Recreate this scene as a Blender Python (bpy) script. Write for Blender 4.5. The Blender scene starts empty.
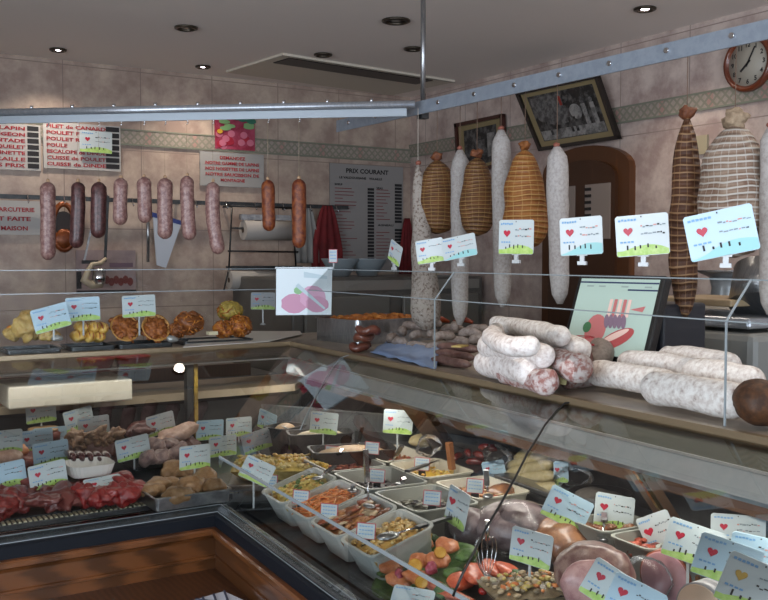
import bpy, bmesh, math, random
from mathutils import Vector, Matrix, noise
random.seed(7)
PI=math.pi
SC=bpy.context.scene; COL=SC.collection
# ---------------------------------------------------------------- camera geometry
F=950.0; YAW=math.radians(57.9); PIT=math.atan(42/950); CAMZ=1.5
fh=(math.cos(YAW),math.sin(YAW)); rv=(math.sin(YAW),-math.cos(YAW))
def ray(px,py):
    a=(px-384)/F; b=(300-py)/F
    h=math.cos(PIT)+b*math.sin(PIT); z=-math.sin(PIT)+b*math.cos(PIT)
    return Vector((fh[0]*h+rv[0]*a, fh[1]*h+rv[1]*a, z))
def atZ(px,py,z):
    d=ray(px,py); t=(z-CAMZ)/d.z; return Vector((d.x*t,d.y*t,z))
def atY(px,py,y):
    d=ray(px,py); t=y/d.y; return Vector((d.x*t,y,CAMZ+d.z*t))
def atX(px,py,x):
    d=ray(px,py); t=x/d.x; return Vector((x,d.y*t,CAMZ+d.z*t))
CX,CY=.929,2.31; ANG=math.radians(-4); ca,sa=math.cos(ANG),math.sin(ANG)
def L(x,y,z=0): return Vector((CX+ca*x-sa*y, CY+sa*x+ca*y, z))
def toL(w):
    dx=w[0]-CX; dy=w[1]-CY; return Vector((dx*ca+dy*sa,-dx*sa+dy*ca,w[2]))
def atL(px,py,xl):                       # point on the plane local x = xl of the right counter
    d=ray(px,py); t=(xl+CX*ca+CY*sa)/(d.x*ca+d.y*sa); return Vector((d.x*t,d.y*t,CAMZ+d.z*t))
# ---------------------------------------------------------------- materials
def hexc(h):
    h=h.lstrip('#'); c=[int(h[i:i+2],16)/255 for i in (0,2,4)]
    return tuple(((v/12.92) if v<=.04045 else ((v+.055)/1.055)**2.4) for v in c)+(1,)
MATS={}
def mat(name,c1,c2=None,scale=20,rough=.5,metal=0,bump=0,detail=4,c3=None,lo=.4,hi=.6,kind='noise',stretch=None,emit=0,coat=0,alpha=1,spec=.5,sss=0):
    if name in MATS: return MATS[name]
    m=bpy.data.materials.new(name); m.use_nodes=True; nt=m.node_tree; N=nt.nodes; K=nt.links
    b=N['Principled BSDF']; b.inputs['Roughness'].default_value=rough; b.inputs['Metallic'].default_value=metal
    b.inputs['Specular IOR Level'].default_value=spec
    b.inputs['Base Color'].default_value=hexc(c1); b.inputs['Coat Weight'].default_value=coat; b.inputs['Alpha'].default_value=alpha
    if emit:
        b.inputs['Emission Color'].default_value=hexc(c1); b.inputs['Emission Strength'].default_value=emit
    if c2:
        tc=N.new('ShaderNodeTexCoord'); mp=N.new('ShaderNodeMapping'); K.new(tc.outputs['Object'],mp.inputs[0])
        if stretch: mp.inputs['Scale'].default_value=stretch
        if kind=='noise':
            t=N.new('ShaderNodeTexNoise'); t.inputs['Scale'].default_value=scale; t.inputs['Detail'].default_value=detail; t.inputs['Roughness'].default_value=.65; out=t.outputs['Fac']
        elif kind=='voro':
            t=N.new('ShaderNodeTexVoronoi'); t.inputs['Scale'].default_value=scale; out=t.outputs['Distance']
        elif kind=='wave':
            t=N.new('ShaderNodeTexWave'); t.inputs['Scale'].default_value=scale; t.inputs['Distortion'].default_value=4; t.inputs['Detail'].default_value=detail; out=t.outputs['Fac']
        K.new(mp.outputs[0],t.inputs['Vector'])
        r=N.new('ShaderNodeValToRGB'); e=r.color_ramp.elements
        e[0].position=lo; e[0].color=hexc(c1); e[1].position=hi; e[1].color=hexc(c2)
        if c3:
            x=e.new(min(.99,hi+(hi-lo)*.8)); x.color=hexc(c3)
        K.new(out,r.inputs[0]); K.new(r.outputs[0],b.inputs['Base Color'])
        if bump:
            bp=N.new('ShaderNodeBump'); bp.inputs['Strength'].default_value=bump; bp.inputs['Distance'].default_value=.004
            K.new(out,bp.inputs['Height']); K.new(bp.outputs[0],b.inputs['Normal'])
    MATS[name]=m; return m
def glassmat(name,tint=(.93,.97,.95,1),refl=1.0,ior=1.45,rough=0.0):
    if name in MATS: return MATS[name]
    m=bpy.data.materials.new(name); m.use_nodes=True; nt=m.node_tree; N=nt.nodes; K=nt.links
    N.clear(); o=N.new('ShaderNodeOutputMaterial'); t=N.new('ShaderNodeBsdfTransparent'); t.inputs[0].default_value=tint
    g=N.new('ShaderNodeBsdfGlossy'); g.inputs['Roughness'].default_value=rough; g.inputs[0].default_value=(refl,refl,refl,1)
    f=N.new('ShaderNodeFresnel'); f.inputs[0].default_value=ior; mx=N.new('ShaderNodeMixShader')
    K.new(f.outputs[0],mx.inputs[0]); K.new(t.outputs[0],mx.inputs[1]); K.new(g.outputs[0],mx.inputs[2]); K.new(mx.outputs[0],o.inputs[0])
    MATS[name]=m; return m
def netmat(name,base,base2,net,ringf=520,vert=26,rough=.6,width=.72,mold=None):
    """meat seen through an elastic net: rings along z, cords down the sides"""
    if name in MATS: return MATS[name]
    m=mat(name,base,base2,scale=18,rough=rough,lo=.35,hi=.65); nt=m.node_tree; N=nt.nodes; K=nt.links; b=N['Principled BSDF']
    src=b.inputs['Base Color'].links[0].from_socket
    tc=N.new('ShaderNodeTexCoord'); s=N.new('ShaderNodeSeparateXYZ'); K.new(tc.outputs['Object'],s.inputs[0])
    def M(op,a,bv=None,c=None):
        n=N.new('ShaderNodeMath'); n.operation=op
        for i,v in enumerate((a,bv,c)):
            if v is None: continue
            if isinstance(v,(int,float)): n.inputs[i].default_value=v
            else: K.new(v,n.inputs[i])
        return n.outputs[0]
    nz=N.new('ShaderNodeTexNoise'); nz.inputs['Scale'].default_value=9; K.new(tc.outputs['Object'],nz.inputs['Vector'])
    ring=M('SINE',M('ADD',M('MULTIPLY',s.outputs[2],ringf),M('MULTIPLY',nz.outputs[0],9)))
    ang=M('ARCTAN2',s.outputs[1],s.outputs[0])
    ver=M('SINE',M('ADD',M('MULTIPLY',ang,vert),M('MULTIPLY',nz.outputs[0],5)))
    k=M('MAXIMUM',M('GREATER_THAN',ring,width),M('MULTIPLY',M('GREATER_THAN',ver,.94),.6))
    mx=N.new('ShaderNodeMix'); mx.data_type='RGBA'; K.new(k,mx.inputs[0]); K.new(src,mx.inputs[6]); mx.inputs[7].default_value=hexc(net)
    K.new(mx.outputs[2],b.inputs['Base Color'])
    bp=N.new('ShaderNodeBump'); bp.inputs['Strength'].default_value=.6; bp.inputs['Distance'].default_value=.003
    K.new(ring,bp.inputs['Height']); bp.invert=False; K.new(bp.outputs[0],b.inputs['Normal'])
    return m
def gridmat(name,tile,grout,sx,sz,c2,axis='x'):
    m=mat(name,tile,c2,scale=7,rough=.3,lo=.38,hi=.62,detail=10); nt=m.node_tree; N=nt.nodes; K=nt.links; b=N['Principled BSDF']
    src=b.inputs['Base Color'].links[0].from_socket
    tc=N.new('ShaderNodeTexCoord'); s=N.new('ShaderNodeSeparateXYZ'); K.new(tc.outputs['Object'],s.inputs[0])
    cmb=N.new('ShaderNodeCombineXYZ'); K.new(s.outputs[0 if axis=='x' else 1],cmb.inputs[0]); K.new(s.outputs[2],cmb.inputs[1])
    br=N.new('ShaderNodeTexBrick'); br.offset=0; br.inputs['Scale'].default_value=1; br.inputs['Mortar Size'].default_value=.0025
    br.inputs['Brick Width'].default_value=sx; br.inputs['Row Height'].default_value=sz; br.inputs['Mortar Smooth'].default_value=.1
    K.new(cmb.outputs[0],br.inputs['Vector'])
    mx=N.new('ShaderNodeMix'); mx.data_type='RGBA'; K.new(br.outputs['Fac'],mx.inputs[0]); K.new(src,mx.inputs[6]); mx.inputs[7].default_value=hexc(grout)
    K.new(mx.outputs[2],b.inputs['Base Color']); return m
def friezemat(name,axis):
    m=mat(name,'#94897e','#a0948a',scale=40,rough=.4); nt=m.node_tree; N=nt.nodes; K=nt.links; b=N['Principled BSDF']
    src=b.inputs['Base Color'].links[0].from_socket
    tc=N.new('ShaderNodeTexCoord'); s=N.new('ShaderNodeSeparateXYZ'); K.new(tc.outputs['Object'],s.inputs[0])
    def M(op,a,bv=None):
        n=N.new('ShaderNodeMath'); n.operation=op
        for i,v in enumerate((a,bv)):
            if v is None: continue
            if isinstance(v,(int,float)): n.inputs[i].default_value=v
            else: K.new(v,n.inputs[i])
        return n.outputs[0]
    u=s.outputs[0 if axis=='x' else 1]; z=s.outputs[2]; fr=150
    a=M('GREATER_THAN',M('SINE',M('MULTIPLY',M('ADD',u,z),fr)),.55); c=M('GREATER_THAN',M('SINE',M('MULTIPLY',M('SUBTRACT',u,z),fr)),.55)
    k=M('MAXIMUM',a,c)
    mx=N.new('ShaderNodeMix'); mx.data_type='RGBA'; K.new(k,mx.inputs[0]); K.new(src,mx.inputs[6]); mx.inputs[7].default_value=hexc('#827e6f')
    pk=M('GREATER_THAN',M('SINE',M('MULTIPLY',u,24)),.93)
    m2=N.new('ShaderNodeMix'); m2.data_type='RGBA'; K.new(M('MULTIPLY',pk,M('SUBTRACT',1,k)),m2.inputs[0]); K.new(mx.outputs[2],m2.inputs[6]); m2.inputs[7].default_value=hexc('#a5827a')
    K.new(m2.outputs[2],b.inputs['Base Color']); return m
# ---------------------------------------------------------------- mesh builder
class MB:
    def __init__(s): s.v=[];s.f=[];s.mi=[];s.sm=[]
    def add(s,vs,fs,mi=0,smooth=False,M=None):
        o=len(s.v)
        for p in vs:
            p=Vector(p); s.v.append(M@p if M is not None else p)
        for f in fs: s.f.append([i+o for i in f]); s.mi.append(mi); s.sm.append(smooth)
        return s
    def box(s,c,d,mi=0,M=None,rot=None):
        x,y,z=[k/2 for k in d]
        vs=[Vector(p) for p in [(-x,-y,-z),(x,-y,-z),(x,y,-z),(-x,y,-z),(-x,-y,z),(x,-y,z),(x,y,z),(-x,y,z)]]
        if rot is not None: vs=[rot@p for p in vs]
        vs=[p+Vector(c) for p in vs]
        return s.add(vs,[(0,3,2,1),(4,5,6,7),(0,1,5,4),(1,2,6,5),(2,3,7,6),(3,0,4,7)],mi,False,M)
    def bar(s,a,b,w,h,mi=0,up=(0,0,1)):
        a=Vector(a);b=Vector(b);d=(b-a);l=d.length;d.normalize();u=Vector(up);x=d.cross(u)
        if x.length<1e-4: x=d.cross(Vector((1,0,0)))
        x.normalize();u=x.cross(d)
        R=Matrix((x,d,u)).transposed()
        return s.box((a+b)/2,(w,l,h),mi,rot=R)
    def tube(s,pts,rad,n=12,mi=0,cap=True,sq=None,nz=0,nf=30,seed=0):
        pts=[Vector(p) for p in pts]; k=len(pts)
        if not hasattr(rad,'__len__'): rad=[rad]*k
        t=(pts[1]-pts[0]).normalized(); r=Vector((0,0,1)) if abs(t.z)<.9 else Vector((1,0,0))
        x=t.cross(r).normalized(); vs=[]
        for i in range(k):
            t=(pts[min(i+1,k-1)]-pts[max(i-1,0)]).normalized(); x=(x-t*x.dot(t)).normalized(); y=t.cross(x)
            for j in range(n):
                a=2*PI*j/n; q=(x*math.cos(a)+y*math.sin(a)*(sq or 1)); p=pts[i]+q*rad[i]
                if nz: p+=q*rad[i]*nz*(noise.noise(p*nf+Vector((seed,seed*2,0)))+.45*noise.noise(p*nf*3.3+Vector((seed,0,0))))
                vs.append(p)
        fs=[(i*n+j,i*n+(j+1)%n,(i+1)*n+(j+1)%n,(i+1)*n+j) for i in range(k-1) for j in range(n)]
        if cap: fs+=[tuple(range(n-1,-1,-1)),tuple(range((k-1)*n,k*n))]
        return s.add(vs,fs,mi,True)
    def cyl(s,a,b,r,n=16,mi=0,r2=None):
        a=Vector(a);b=Vector(b);t=(b-a).normalized();q=Vector((0,0,1)) if abs(t.z)<.9 else Vector((1,0,0))
        x=t.cross(q).normalized();y=t.cross(x);r2=r if r2 is None else r2
        vs=[a+(x*math.cos(2*PI*j/n)+y*math.sin(2*PI*j/n))*r for j in range(n)]+[b+(x*math.cos(2*PI*j/n)+y*math.sin(2*PI*j/n))*r2 for j in range(n)]
        s.add(vs,[(j,(j+1)%n,n+(j+1)%n,n+j) for j in range(n)],mi,True)
        o=len(s.v)-2*n
        for f in (list(range(n-1,-1,-1)),list(range(n,2*n))): s.f.append([o+i for i in f]);s.mi.append(mi);s.sm.append(False)
        return s
    def lathe(s,prof,n=24,mi=0,M=None,nz=0,nf=10,seed=0,sy=1):
        vs=[]
        for r,z in prof:
            for j in range(n):
                a=2*PI*j/n; p=Vector((r*math.cos(a),r*math.sin(a)*sy,z))
                if nz: k=1+nz*noise.noise(p*nf+Vector((seed,0,seed))); p.x*=k;p.y*=k
                vs.append(p)
        k=len(prof); fs=[(i*n+j,i*n+(j+1)%n,(i+1)*n+(j+1)%n,(i+1)*n+j) for i in range(k-1) for j in range(n)]
        fs+=[tuple(range(n-1,-1,-1)),tuple(range((k-1)*n,k*n))]
        return s.add(vs,fs,mi,True,M)
    def blob(s,c,r,mi=0,sub=2,nz=.25,nf=20,rot=None,seed=None,flat=None):
        seed=random.random()*50 if seed is None else seed
        vs,fs=ICO[sub]; out=[]
        for p in vs:
            q=Vector((p.x*r[0],p.y*r[1],p.z*r[2])); q*=1+nz*(noise.noise(q*nf+Vector((seed,seed,seed)))+.4*noise.noise(q*nf*2.7+Vector((seed,0,seed)))+(.2*noise.noise(q*nf*6+Vector((seed,0,0))) if sub>2 else 0))
            if rot is not None: q=rot@q
            q=q+Vector(c)
            if flat is not None: q.z=max(q.z,flat)
            out.append(q)
        return s.add(out,fs,mi,True)
    def poly(s,pts,mi=0,M=None,th=0,d=(0,-1,0)):
        n=len(pts); pts=[Vector(p) for p in pts]
        if th:
            d=Vector(d)*th; vs=pts+[p+d for p in pts]
            return s.add(vs,[tuple(range(n)),tuple(range(2*n-1,n-1,-1))]+[(i,(i+1)%n,n+(i+1)%n,n+i) for i in range(n)],mi,False,M)
        return s.add(pts,[tuple(range(n))],mi,False,M)
    def build(s,name,mats,parent=None,loc=None,rz=0,bevel=0,sub=0):
        me=bpy.data.meshes.new(name); me.from_pydata([tuple(p) for p in s.v],[],s.f)
        if not isinstance(mats,(list,tuple)): mats=[mats]
        for m in mats: me.materials.append(m)
        me.polygons.foreach_set('material_index',s.mi); me.polygons.foreach_set('use_smooth',s.sm); me.update()
        bm=bmesh.new(); bm.from_mesh(me); bmesh.ops.recalc_face_normals(bm,faces=bm.faces); bm.to_mesh(me); bm.free()
        o=bpy.data.objects.new(name,me); COL.objects.link(o)
        if parent: o.parent=parent
        if loc is not None: o.location=loc
        o.rotation_euler.z=rz
        if bevel:
            b=o.modifiers.new('b','BEVEL'); b.width=bevel; b.segments=2; b.limit_method='ANGLE'
        if sub:
            b=o.modifiers.new('s','SUBSURF'); b.levels=sub; b.render_levels=sub
        return o
ICO={}
for k in (1,2,3,4):
    bm=bmesh.new(); bmesh.ops.create_icosphere(bm,subdivisions=k,radius=1); bm.verts.ensure_lookup_table()
    ICO[k]=([v.co.copy() for v in bm.verts],[[v.index for v in f.verts] for f in bm.faces]); bm.free()
def tag(o,label,cat,group=None):
    o['label']=label; o['category']=cat
    if group: o['group']=group
    return o
def thing(name,label,cat,loc=(0,0,0),rz=0,group=None):
    o=bpy.data.objects.new(name,None); COL.objects.link(o); o.location=loc; o.rotation_euler.z=rz; o.empty_display_size=.05
    return tag(o,label,cat,group)
def struct(o): o['kind']='structure'; return o
def stuff(o,label,cat): o['kind']='stuff'; return tag(o,label,cat)
def copy_tree(o,parent=None):
    c=o.copy(); COL.objects.link(c); c.parent=parent
    for ch in list(o.children): copy_tree(ch,c)
    return c
TX={}
def text_geo(t):
    if t in TX: return TX[t]
    cu=bpy.data.curves.new('t','FONT'); cu.body=t; cu.size=1; cu.resolution_u=2; cu.offset=.03
    o=bpy.data.objects.new('t',cu); COL.objects.link(o); dg=bpy.context.evaluated_depsgraph_get(); me=bpy.data.meshes.new_from_object(o.evaluated_get(dg))
    vs=[v.co.copy() for v in me.vertices]; fs=[list(p.vertices) for p in me.polygons]
    bpy.data.objects.remove(o); bpy.data.curves.remove(cu); bpy.data.meshes.remove(me)
    x0=min(v.x for v in vs); x1=max(v.x for v in vs); TX[t]=([Vector((v.x-x0,v.y,0)) for v in vs],fs,x1-x0); return TX[t]
def write(mb,t,x,z,h,w=None,mi=0,y=0,align='l'):
    """letters of cap height h, standing in the local xz plane and facing -y"""
    vs,fs,tw=text_geo(t); s=h/.7; sx=s if w is None else w/tw
    if align=='c': x-=tw*sx/2
    mb.add([(x+v.x*sx,y,z+v.y*s) for v in vs],fs,mi)
# ---------------------------------------------------------------- palette
steel=mat('brushed_steel','#8d8f92','#a3a4a5',scale=30,rough=.28,metal=.9,stretch=(1,12,1))
dsteel=mat('dark_steel','#3a3c3e','#4a4c4d',scale=20,rough=.35,metal=.6)
chrome=mat('chrome','#c9c9cb',rough=.12,metal=1)
alu=mat('brushed_aluminium','#a9afb8','#b9bec4',scale=25,rough=.3,metal=.7,stretch=(1,10,1))
black=mat('black_plastic','#111214',rough=.4)
dark=mat('dark_panel','#1d1c1c','#262424',scale=6,rough=.5)
navy=mat('navy_rubber','#0c1119',rough=.6,spec=.2)
oak=mat('varnished_oak','#653c1e','#452812',scale=2.2,rough=.3,kind='wave',stretch=(1,1,14),detail=3,lo=.2,hi=.8,coat=.3)
dwood=mat('dark_walnut','#4a2c18','#38200f',scale=2.5,rough=.4,kind='wave',stretch=(8,8,1),lo=.2,hi=.8)
beige=mat('beige_laminate','#b7a78f','#ab9a80',scale=8,rough=.5)
brownlam=mat('brown_laminate','#553a26','#4c3320',scale=6,rough=.5)
wplastic=mat('white_plastic','#d7d5cf',rough=.4)
cream=mat('cream_plastic','#c4c0b2','#bab5a5',scale=12,rough=.35)
paper=mat('white_paper','#e4e2dc',rough=.8)
glass=glassmat('clear_glass',(.97,.985,.98,1),.6,1.18); glass2=glassmat('case_glass',(.95,.97,.96,1),1.0,1.38); acry=glassmat('acrylic',(.9,.93,.94,1),1,1.45)
edgeg=mat('bright_glass_edge','#8a9498',rough=.2,spec=.8)
film=glassmat('plastic_film',(.95,.95,.96,1),1,1.3,.25)
twine=mat('butcher_twine','#6b5546',rough=.8)
red=mat('red_letters','#a02a30',rough=.6); ink=mat('black_ink','#1c1b1d',rough=.6)
# ================================================================ SETTING
XL,XR,YF,YB,H=-2.6,3.31,-2.6,4.97,2.5
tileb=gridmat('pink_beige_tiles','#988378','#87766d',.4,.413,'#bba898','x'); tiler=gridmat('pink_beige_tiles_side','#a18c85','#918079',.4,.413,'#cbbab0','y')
plaster=mat('ceiling_paint','#efe5dd',rough=.9)
def slab(name,c,d,m): return struct(MB().box(c,d).build(name,m))
slab('floor',((XL+XR)/2,(YF+YB)/2,-.05),(XR-XL+.3,YB-YF+.3,.1),gridmat('floor_tiles','#b5aa9e','#857c72',.3,.3,'#c4b8aa','x'))
slab('ceiling',((XL+XR)/2,(YF+YB)/2,H+.05),(XR-XL+.3,YB-YF+.3,.1),plaster)
slab('wall_back',((XL+XR)/2,YB+.06,H/2),(XR-XL+.3,.12,H),tileb)
slab('wall_right',(XR+.06,(YF+YB)/2,H/2),(.12,YB-YF,H),tiler)
wl=MB(); wl.box((XL-.06,(YF+YB)/2,.25),(.12,YB-YF,.5)); wl.box((XL-.06,(YF+YB)/2,2.4),(.12,YB-YF,.2)); wl.box((XL-.06,(2.0+YB)/2,1.4),(.12,YB-2.0,1.8)); wl.box((XL-.06,YF+.15,1.4),(.12,.3,1.8))
struct(wl.build('wall_left',tiler))
wn2=MB()  # unseen side window, added to let in fill light from the left
for y in (YF+.32,-.2,1.98): wn2.box((XL-.06,y,1.4),(.08,.05,1.8))
wn2.box((XL-.06,-.16,.52),(.08,4.3,.05)); wn2.box((XL-.06,-.16,2.28),(.08,4.3,.05)); wn2.box((XL-.06,-.16,1.4),(.006,4.3,1.76),1)
struct(wn2.build('added_window',[alu,glassmat('shop_window_glass',(.98,.98,.98,1),1,1.2)]))
wf=MB(); wf.box(((XL+XR)/2,YF-.06,.25),(XR-XL+.3,.12,.5)); wf.box(((XL+XR)/2,YF-.06,2.4),(XR-XL+.3,.12,.2)); wf.box((XL+.2,YF-.06,1.4),(.6,.12,1.8)); wf.box((XR-.2,YF-.06,1.4),(.6,.12,1.8))
struct(wf.build('wall_front',plaster))
wn=MB()
for x in (XL+.52,-.6,1.3,XR-.52): wn.box((x,YF-.06,1.4),(.05,.08,1.8))
wn.box((.35,YF-.06,.52),(4.9,.08,.05)); wn.box((.35,YF-.06,2.28),(4.9,.08,.05)); wn.box((.35,YF-.06,1.4),(4.9,.006,1.76),1)
struct(wn.build('window_1',[alu,glassmat('shop_window_glass',(.98,.98,.98,1),1,1.2)]))
fb=friezemat('diamond_frieze','x'); fr=friezemat('diamond_frieze_side','y')
struct(MB().box(((XL+XR)/2,YB-.004,2.133),(XR-XL,.008,.066)).build('trim_1',fb))
struct(MB().box((XR-.004,(YF+YB)/2,2.165),(.008,YB-YF,.062)).build('trim_2',fr))
border=mat('grey_green_border','#7b7d6e',rough=.4)
struct(MB().box(((XL+XR)/2,YB-.005,2.172),(XR-XL,.01,.008)).build('trim_3',border)); struct(MB().box(((XL+XR)/2,YB-.005,2.095),(XR-XL,.01,.008)).build('trim_4',border))
struct(MB().box((XR-.005,(YF+YB)/2,2.2),(.01,YB-YF,.008)).build('trim_5',border)); struct(MB().box((XR-.005,(YF+YB)/2,2.13),(.01,YB-YF,.008)).build('trim_6',border))
# ---------------------------------------------------------------- ceiling lamps
lampglow=mat('lamp_glow','#fff4ff',rough=.5,emit=22); lampoff=mat('lamp_unlit_glass','#8a857c',rough=.25); ringm=mat('lamp_ring','#4a4238',rough=.3,metal=.7)
def lamp(px,py,r,lit,label,xy=None,power=18):
    p=atZ(px,py,H) if xy is None else Vector((xy[0],xy[1],H))
    t=thing('ceiling_spotlight',label,'lamp',p,0,'recessed ceiling spotlights')
    MB().lathe([(r,-.001),(r,-.008),(r*.78,-.012),(r*.74,-.004),(r*.74,-.001)],24).build('ring',ringm,t)
    MB().lathe([(r*.7,-.0005),(r*.62,-.003)],20).build('lens',dark,t)
    MB().lathe([(r*.4,-.0032),(r*.3,-.006)],20).build('bulb',lampglow if lit else lampoff,t)
    if lit:
        ld=bpy.data.lights.new('spot_beam','SPOT'); ld.energy=power; ld.color=(1,.86,.72); ld.spot_size=2.1; ld.spot_blend=.9; ld.shadow_soft_size=.03
        lo=bpy.data.objects.new('spot_beam',ld); COL.objects.link(lo); lo.parent=t; lo.location=(0,0,-.02)
    return t
lamp(58,49,.04,1,'lit spotlight in the ceiling, leftmost of the lamps')
lamp(186,27,.05,0,'unlit round spotlight in the ceiling high above the hanging sausages')
lamp(203,66,.04,1,'small lit spotlight in the ceiling left of the air conditioner panel')
lamp(323,54,.045,0,'unlit spotlight in the ceiling just above the air conditioner panel')
lamp(396,20,.06,0,'large unlit spotlight in the ceiling nearest left of the hanging rod')
lamp(413,48,.045,0,'small unlit spotlight touching the hanging rod in view, below the large one')
lamp(645,8,.045,1,'lit spotlight in the ceiling above the crooked framed photograph')
for i,(x,y) in enumerate([(.9,1.6),(2.4,1.5),(.2,.4),(1.7,.2),(-.8,2.6)]): lamp(0,0,.045,1,'lit spotlight in the shop ceiling over the customers',(x,y),22)
# ---------------------------------------------------------------- air conditioner
t=thing('ceiling_air_conditioner','flat grey air conditioner panel with a dark slot set in the ceiling','air conditioner',(0,0,0))
a,b2=atZ(283,55,H-.012),atZ(455,82,H-.012); d=(b2-a); d.z=0; n=Vector((-d.y,d.x,0)).normalized()*.56
acm=mat('grey_panel','#cfc6b6',rough=.6)
MB().poly([a,b2,b2+n,a+n],0,th=.011,d=(0,0,1)).build('panel',acm,t)
MB().poly([a+d*.05+n*.06,b2-d*.12+n*.06,b2-d*.12+n*.32,a+d*.05+n*.32],0,th=.004,d=(0,0,-1)).build('slot',black,t)
MB().poly([a,b2,b2+n*.015,a+n*.015],0,th=.003,d=(0,0,-1)).build('edge_strip',mat('grey_strip','#8a8478',rough=.5),t)
# ---------------------------------------------------------------- rails
t=thing('hanging_rail','long flat perforated steel rail hung with hams above the right counter','rail',(0,0,0))
A=atZ(337,128,2.0); B=Vector((1.87,.6,2.0)); A.z=B.z=2.005
railm=mat('galvanised_steel','#8d98a5','#98a2ae',scale=40,rough=.4,metal=.35)
MB().bar(A,B,.006,.042).build('flat_bar',railm,t)
MB().bar(A+Vector((.012,0,.021)),B+Vector((.012,0,.021)),.03,.004).build('top_flange',railm,t)
for i in range(14):
    p=A.lerp(B,(i+.5)/14); MB().cyl(p+Vector((-.008,0,.004)),p+Vector((.0,0,.004)),.007,8).build('bolt',chrome,t)
t=thing('ceiling_rod','vertical steel rod from the ceiling holding the meeting rails','rod')
p=atZ(423,108,2.02)
MB().cyl((p.x,p.y,1.985),(p.x,p.y,H),.009,12).build('rod',steel,t)
MB().box((p.x,p.y,2.0),(.03,.03,.035)).build('clamp',dsteel,t); MB().cyl((p.x,p.y,H-.02),(p.x,p.y,H),.03,16).build('ceiling_flange',steel,t)
t=thing('tube_rail','long steel tube rail with a flat strip underneath, running across the upper left','rail')
B=atZ(415,108,2.0); A=atZ(0,116,2.0); A=A+(A-B)*.25; A.z=B.z=2.0; B2=A.lerp(B,.985)
MB().cyl(A+Vector((0,0,.012)),B+Vector((0,0,.012)),.013,14).build('tube',alu,t)
MB().bar(A+Vector((0,0,-.014)),B2+Vector((0,0,-.014)),.008,.026).build('flat_strip',mat('pale_aluminium','#8b939a',rough=.35,metal=.5),t)
for i in range(11):
    p=A.lerp(B,.1+i*.082); MB().cyl(p+Vector((0,0,.022)),p+Vector((0,0,.034)),.006,8).build('bolt',chrome,t)
RA,RB=A.copy(),B.copy()
# ================================================================ COUNTERS
K=1.423
def strip(prof,side,y0=-2.3,closed=False):
    """extrude an (x,z) profile along one leg of the L; both legs meet on the mitre line"""
    mb=MB(); n=len(prof)
    cor=[L(x,K*x,z) for x,z in prof]
    if side=='R': end=[L(x,y0,z) for x,z in prof]
    else: end=[Vector((-1.1,CY+1.35*x,z)) for x,z in prof]
    fs=[(i,i+1,n+i+1,n+i) for i in range(n-1)]
    if closed: fs+=[(n-1,0,n,2*n-1),tuple(range(n)),tuple(range(2*n-1,n-1,-1))]
    mb.add(cor+end,fs); return mb
oliv=mat('fascia_ceiling_tint','#74776a',rough=.08,spec=1,coat=.6)  # olive tint paints the ceiling's reflection into the fascia colour
mold=[(.06,.80),(-.012,.80),(-.017,.796),(-.017,.786),(-.010,.78),(-.006,.772),(0,.77),(0,.728),(-.005,.726),(-.005,.72),(0,.717),(0,.69),(.06,.69)]
ledgep=[(.0,.69),(-.16,.69),(-.17,.685),(-.17,.665),(0,.665)]
panel=[(0,.69),(0,.05),(.06,.05),(.06,.69)]
curve=[(.022,.975),(.03,1.0),(.055,1.025),(.10,1.05),(.2,1.088),(.33,1.135),(.44,1.172),(.50,1.19),(.53,1.196)]
deckm=mat('deck_steel','#55585a','#666a6c',scale=15,rough=.3,metal=.8)
grm=mat('vent_grille','#bdb79c',rough=.4,metal=.4)
CT={}
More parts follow.
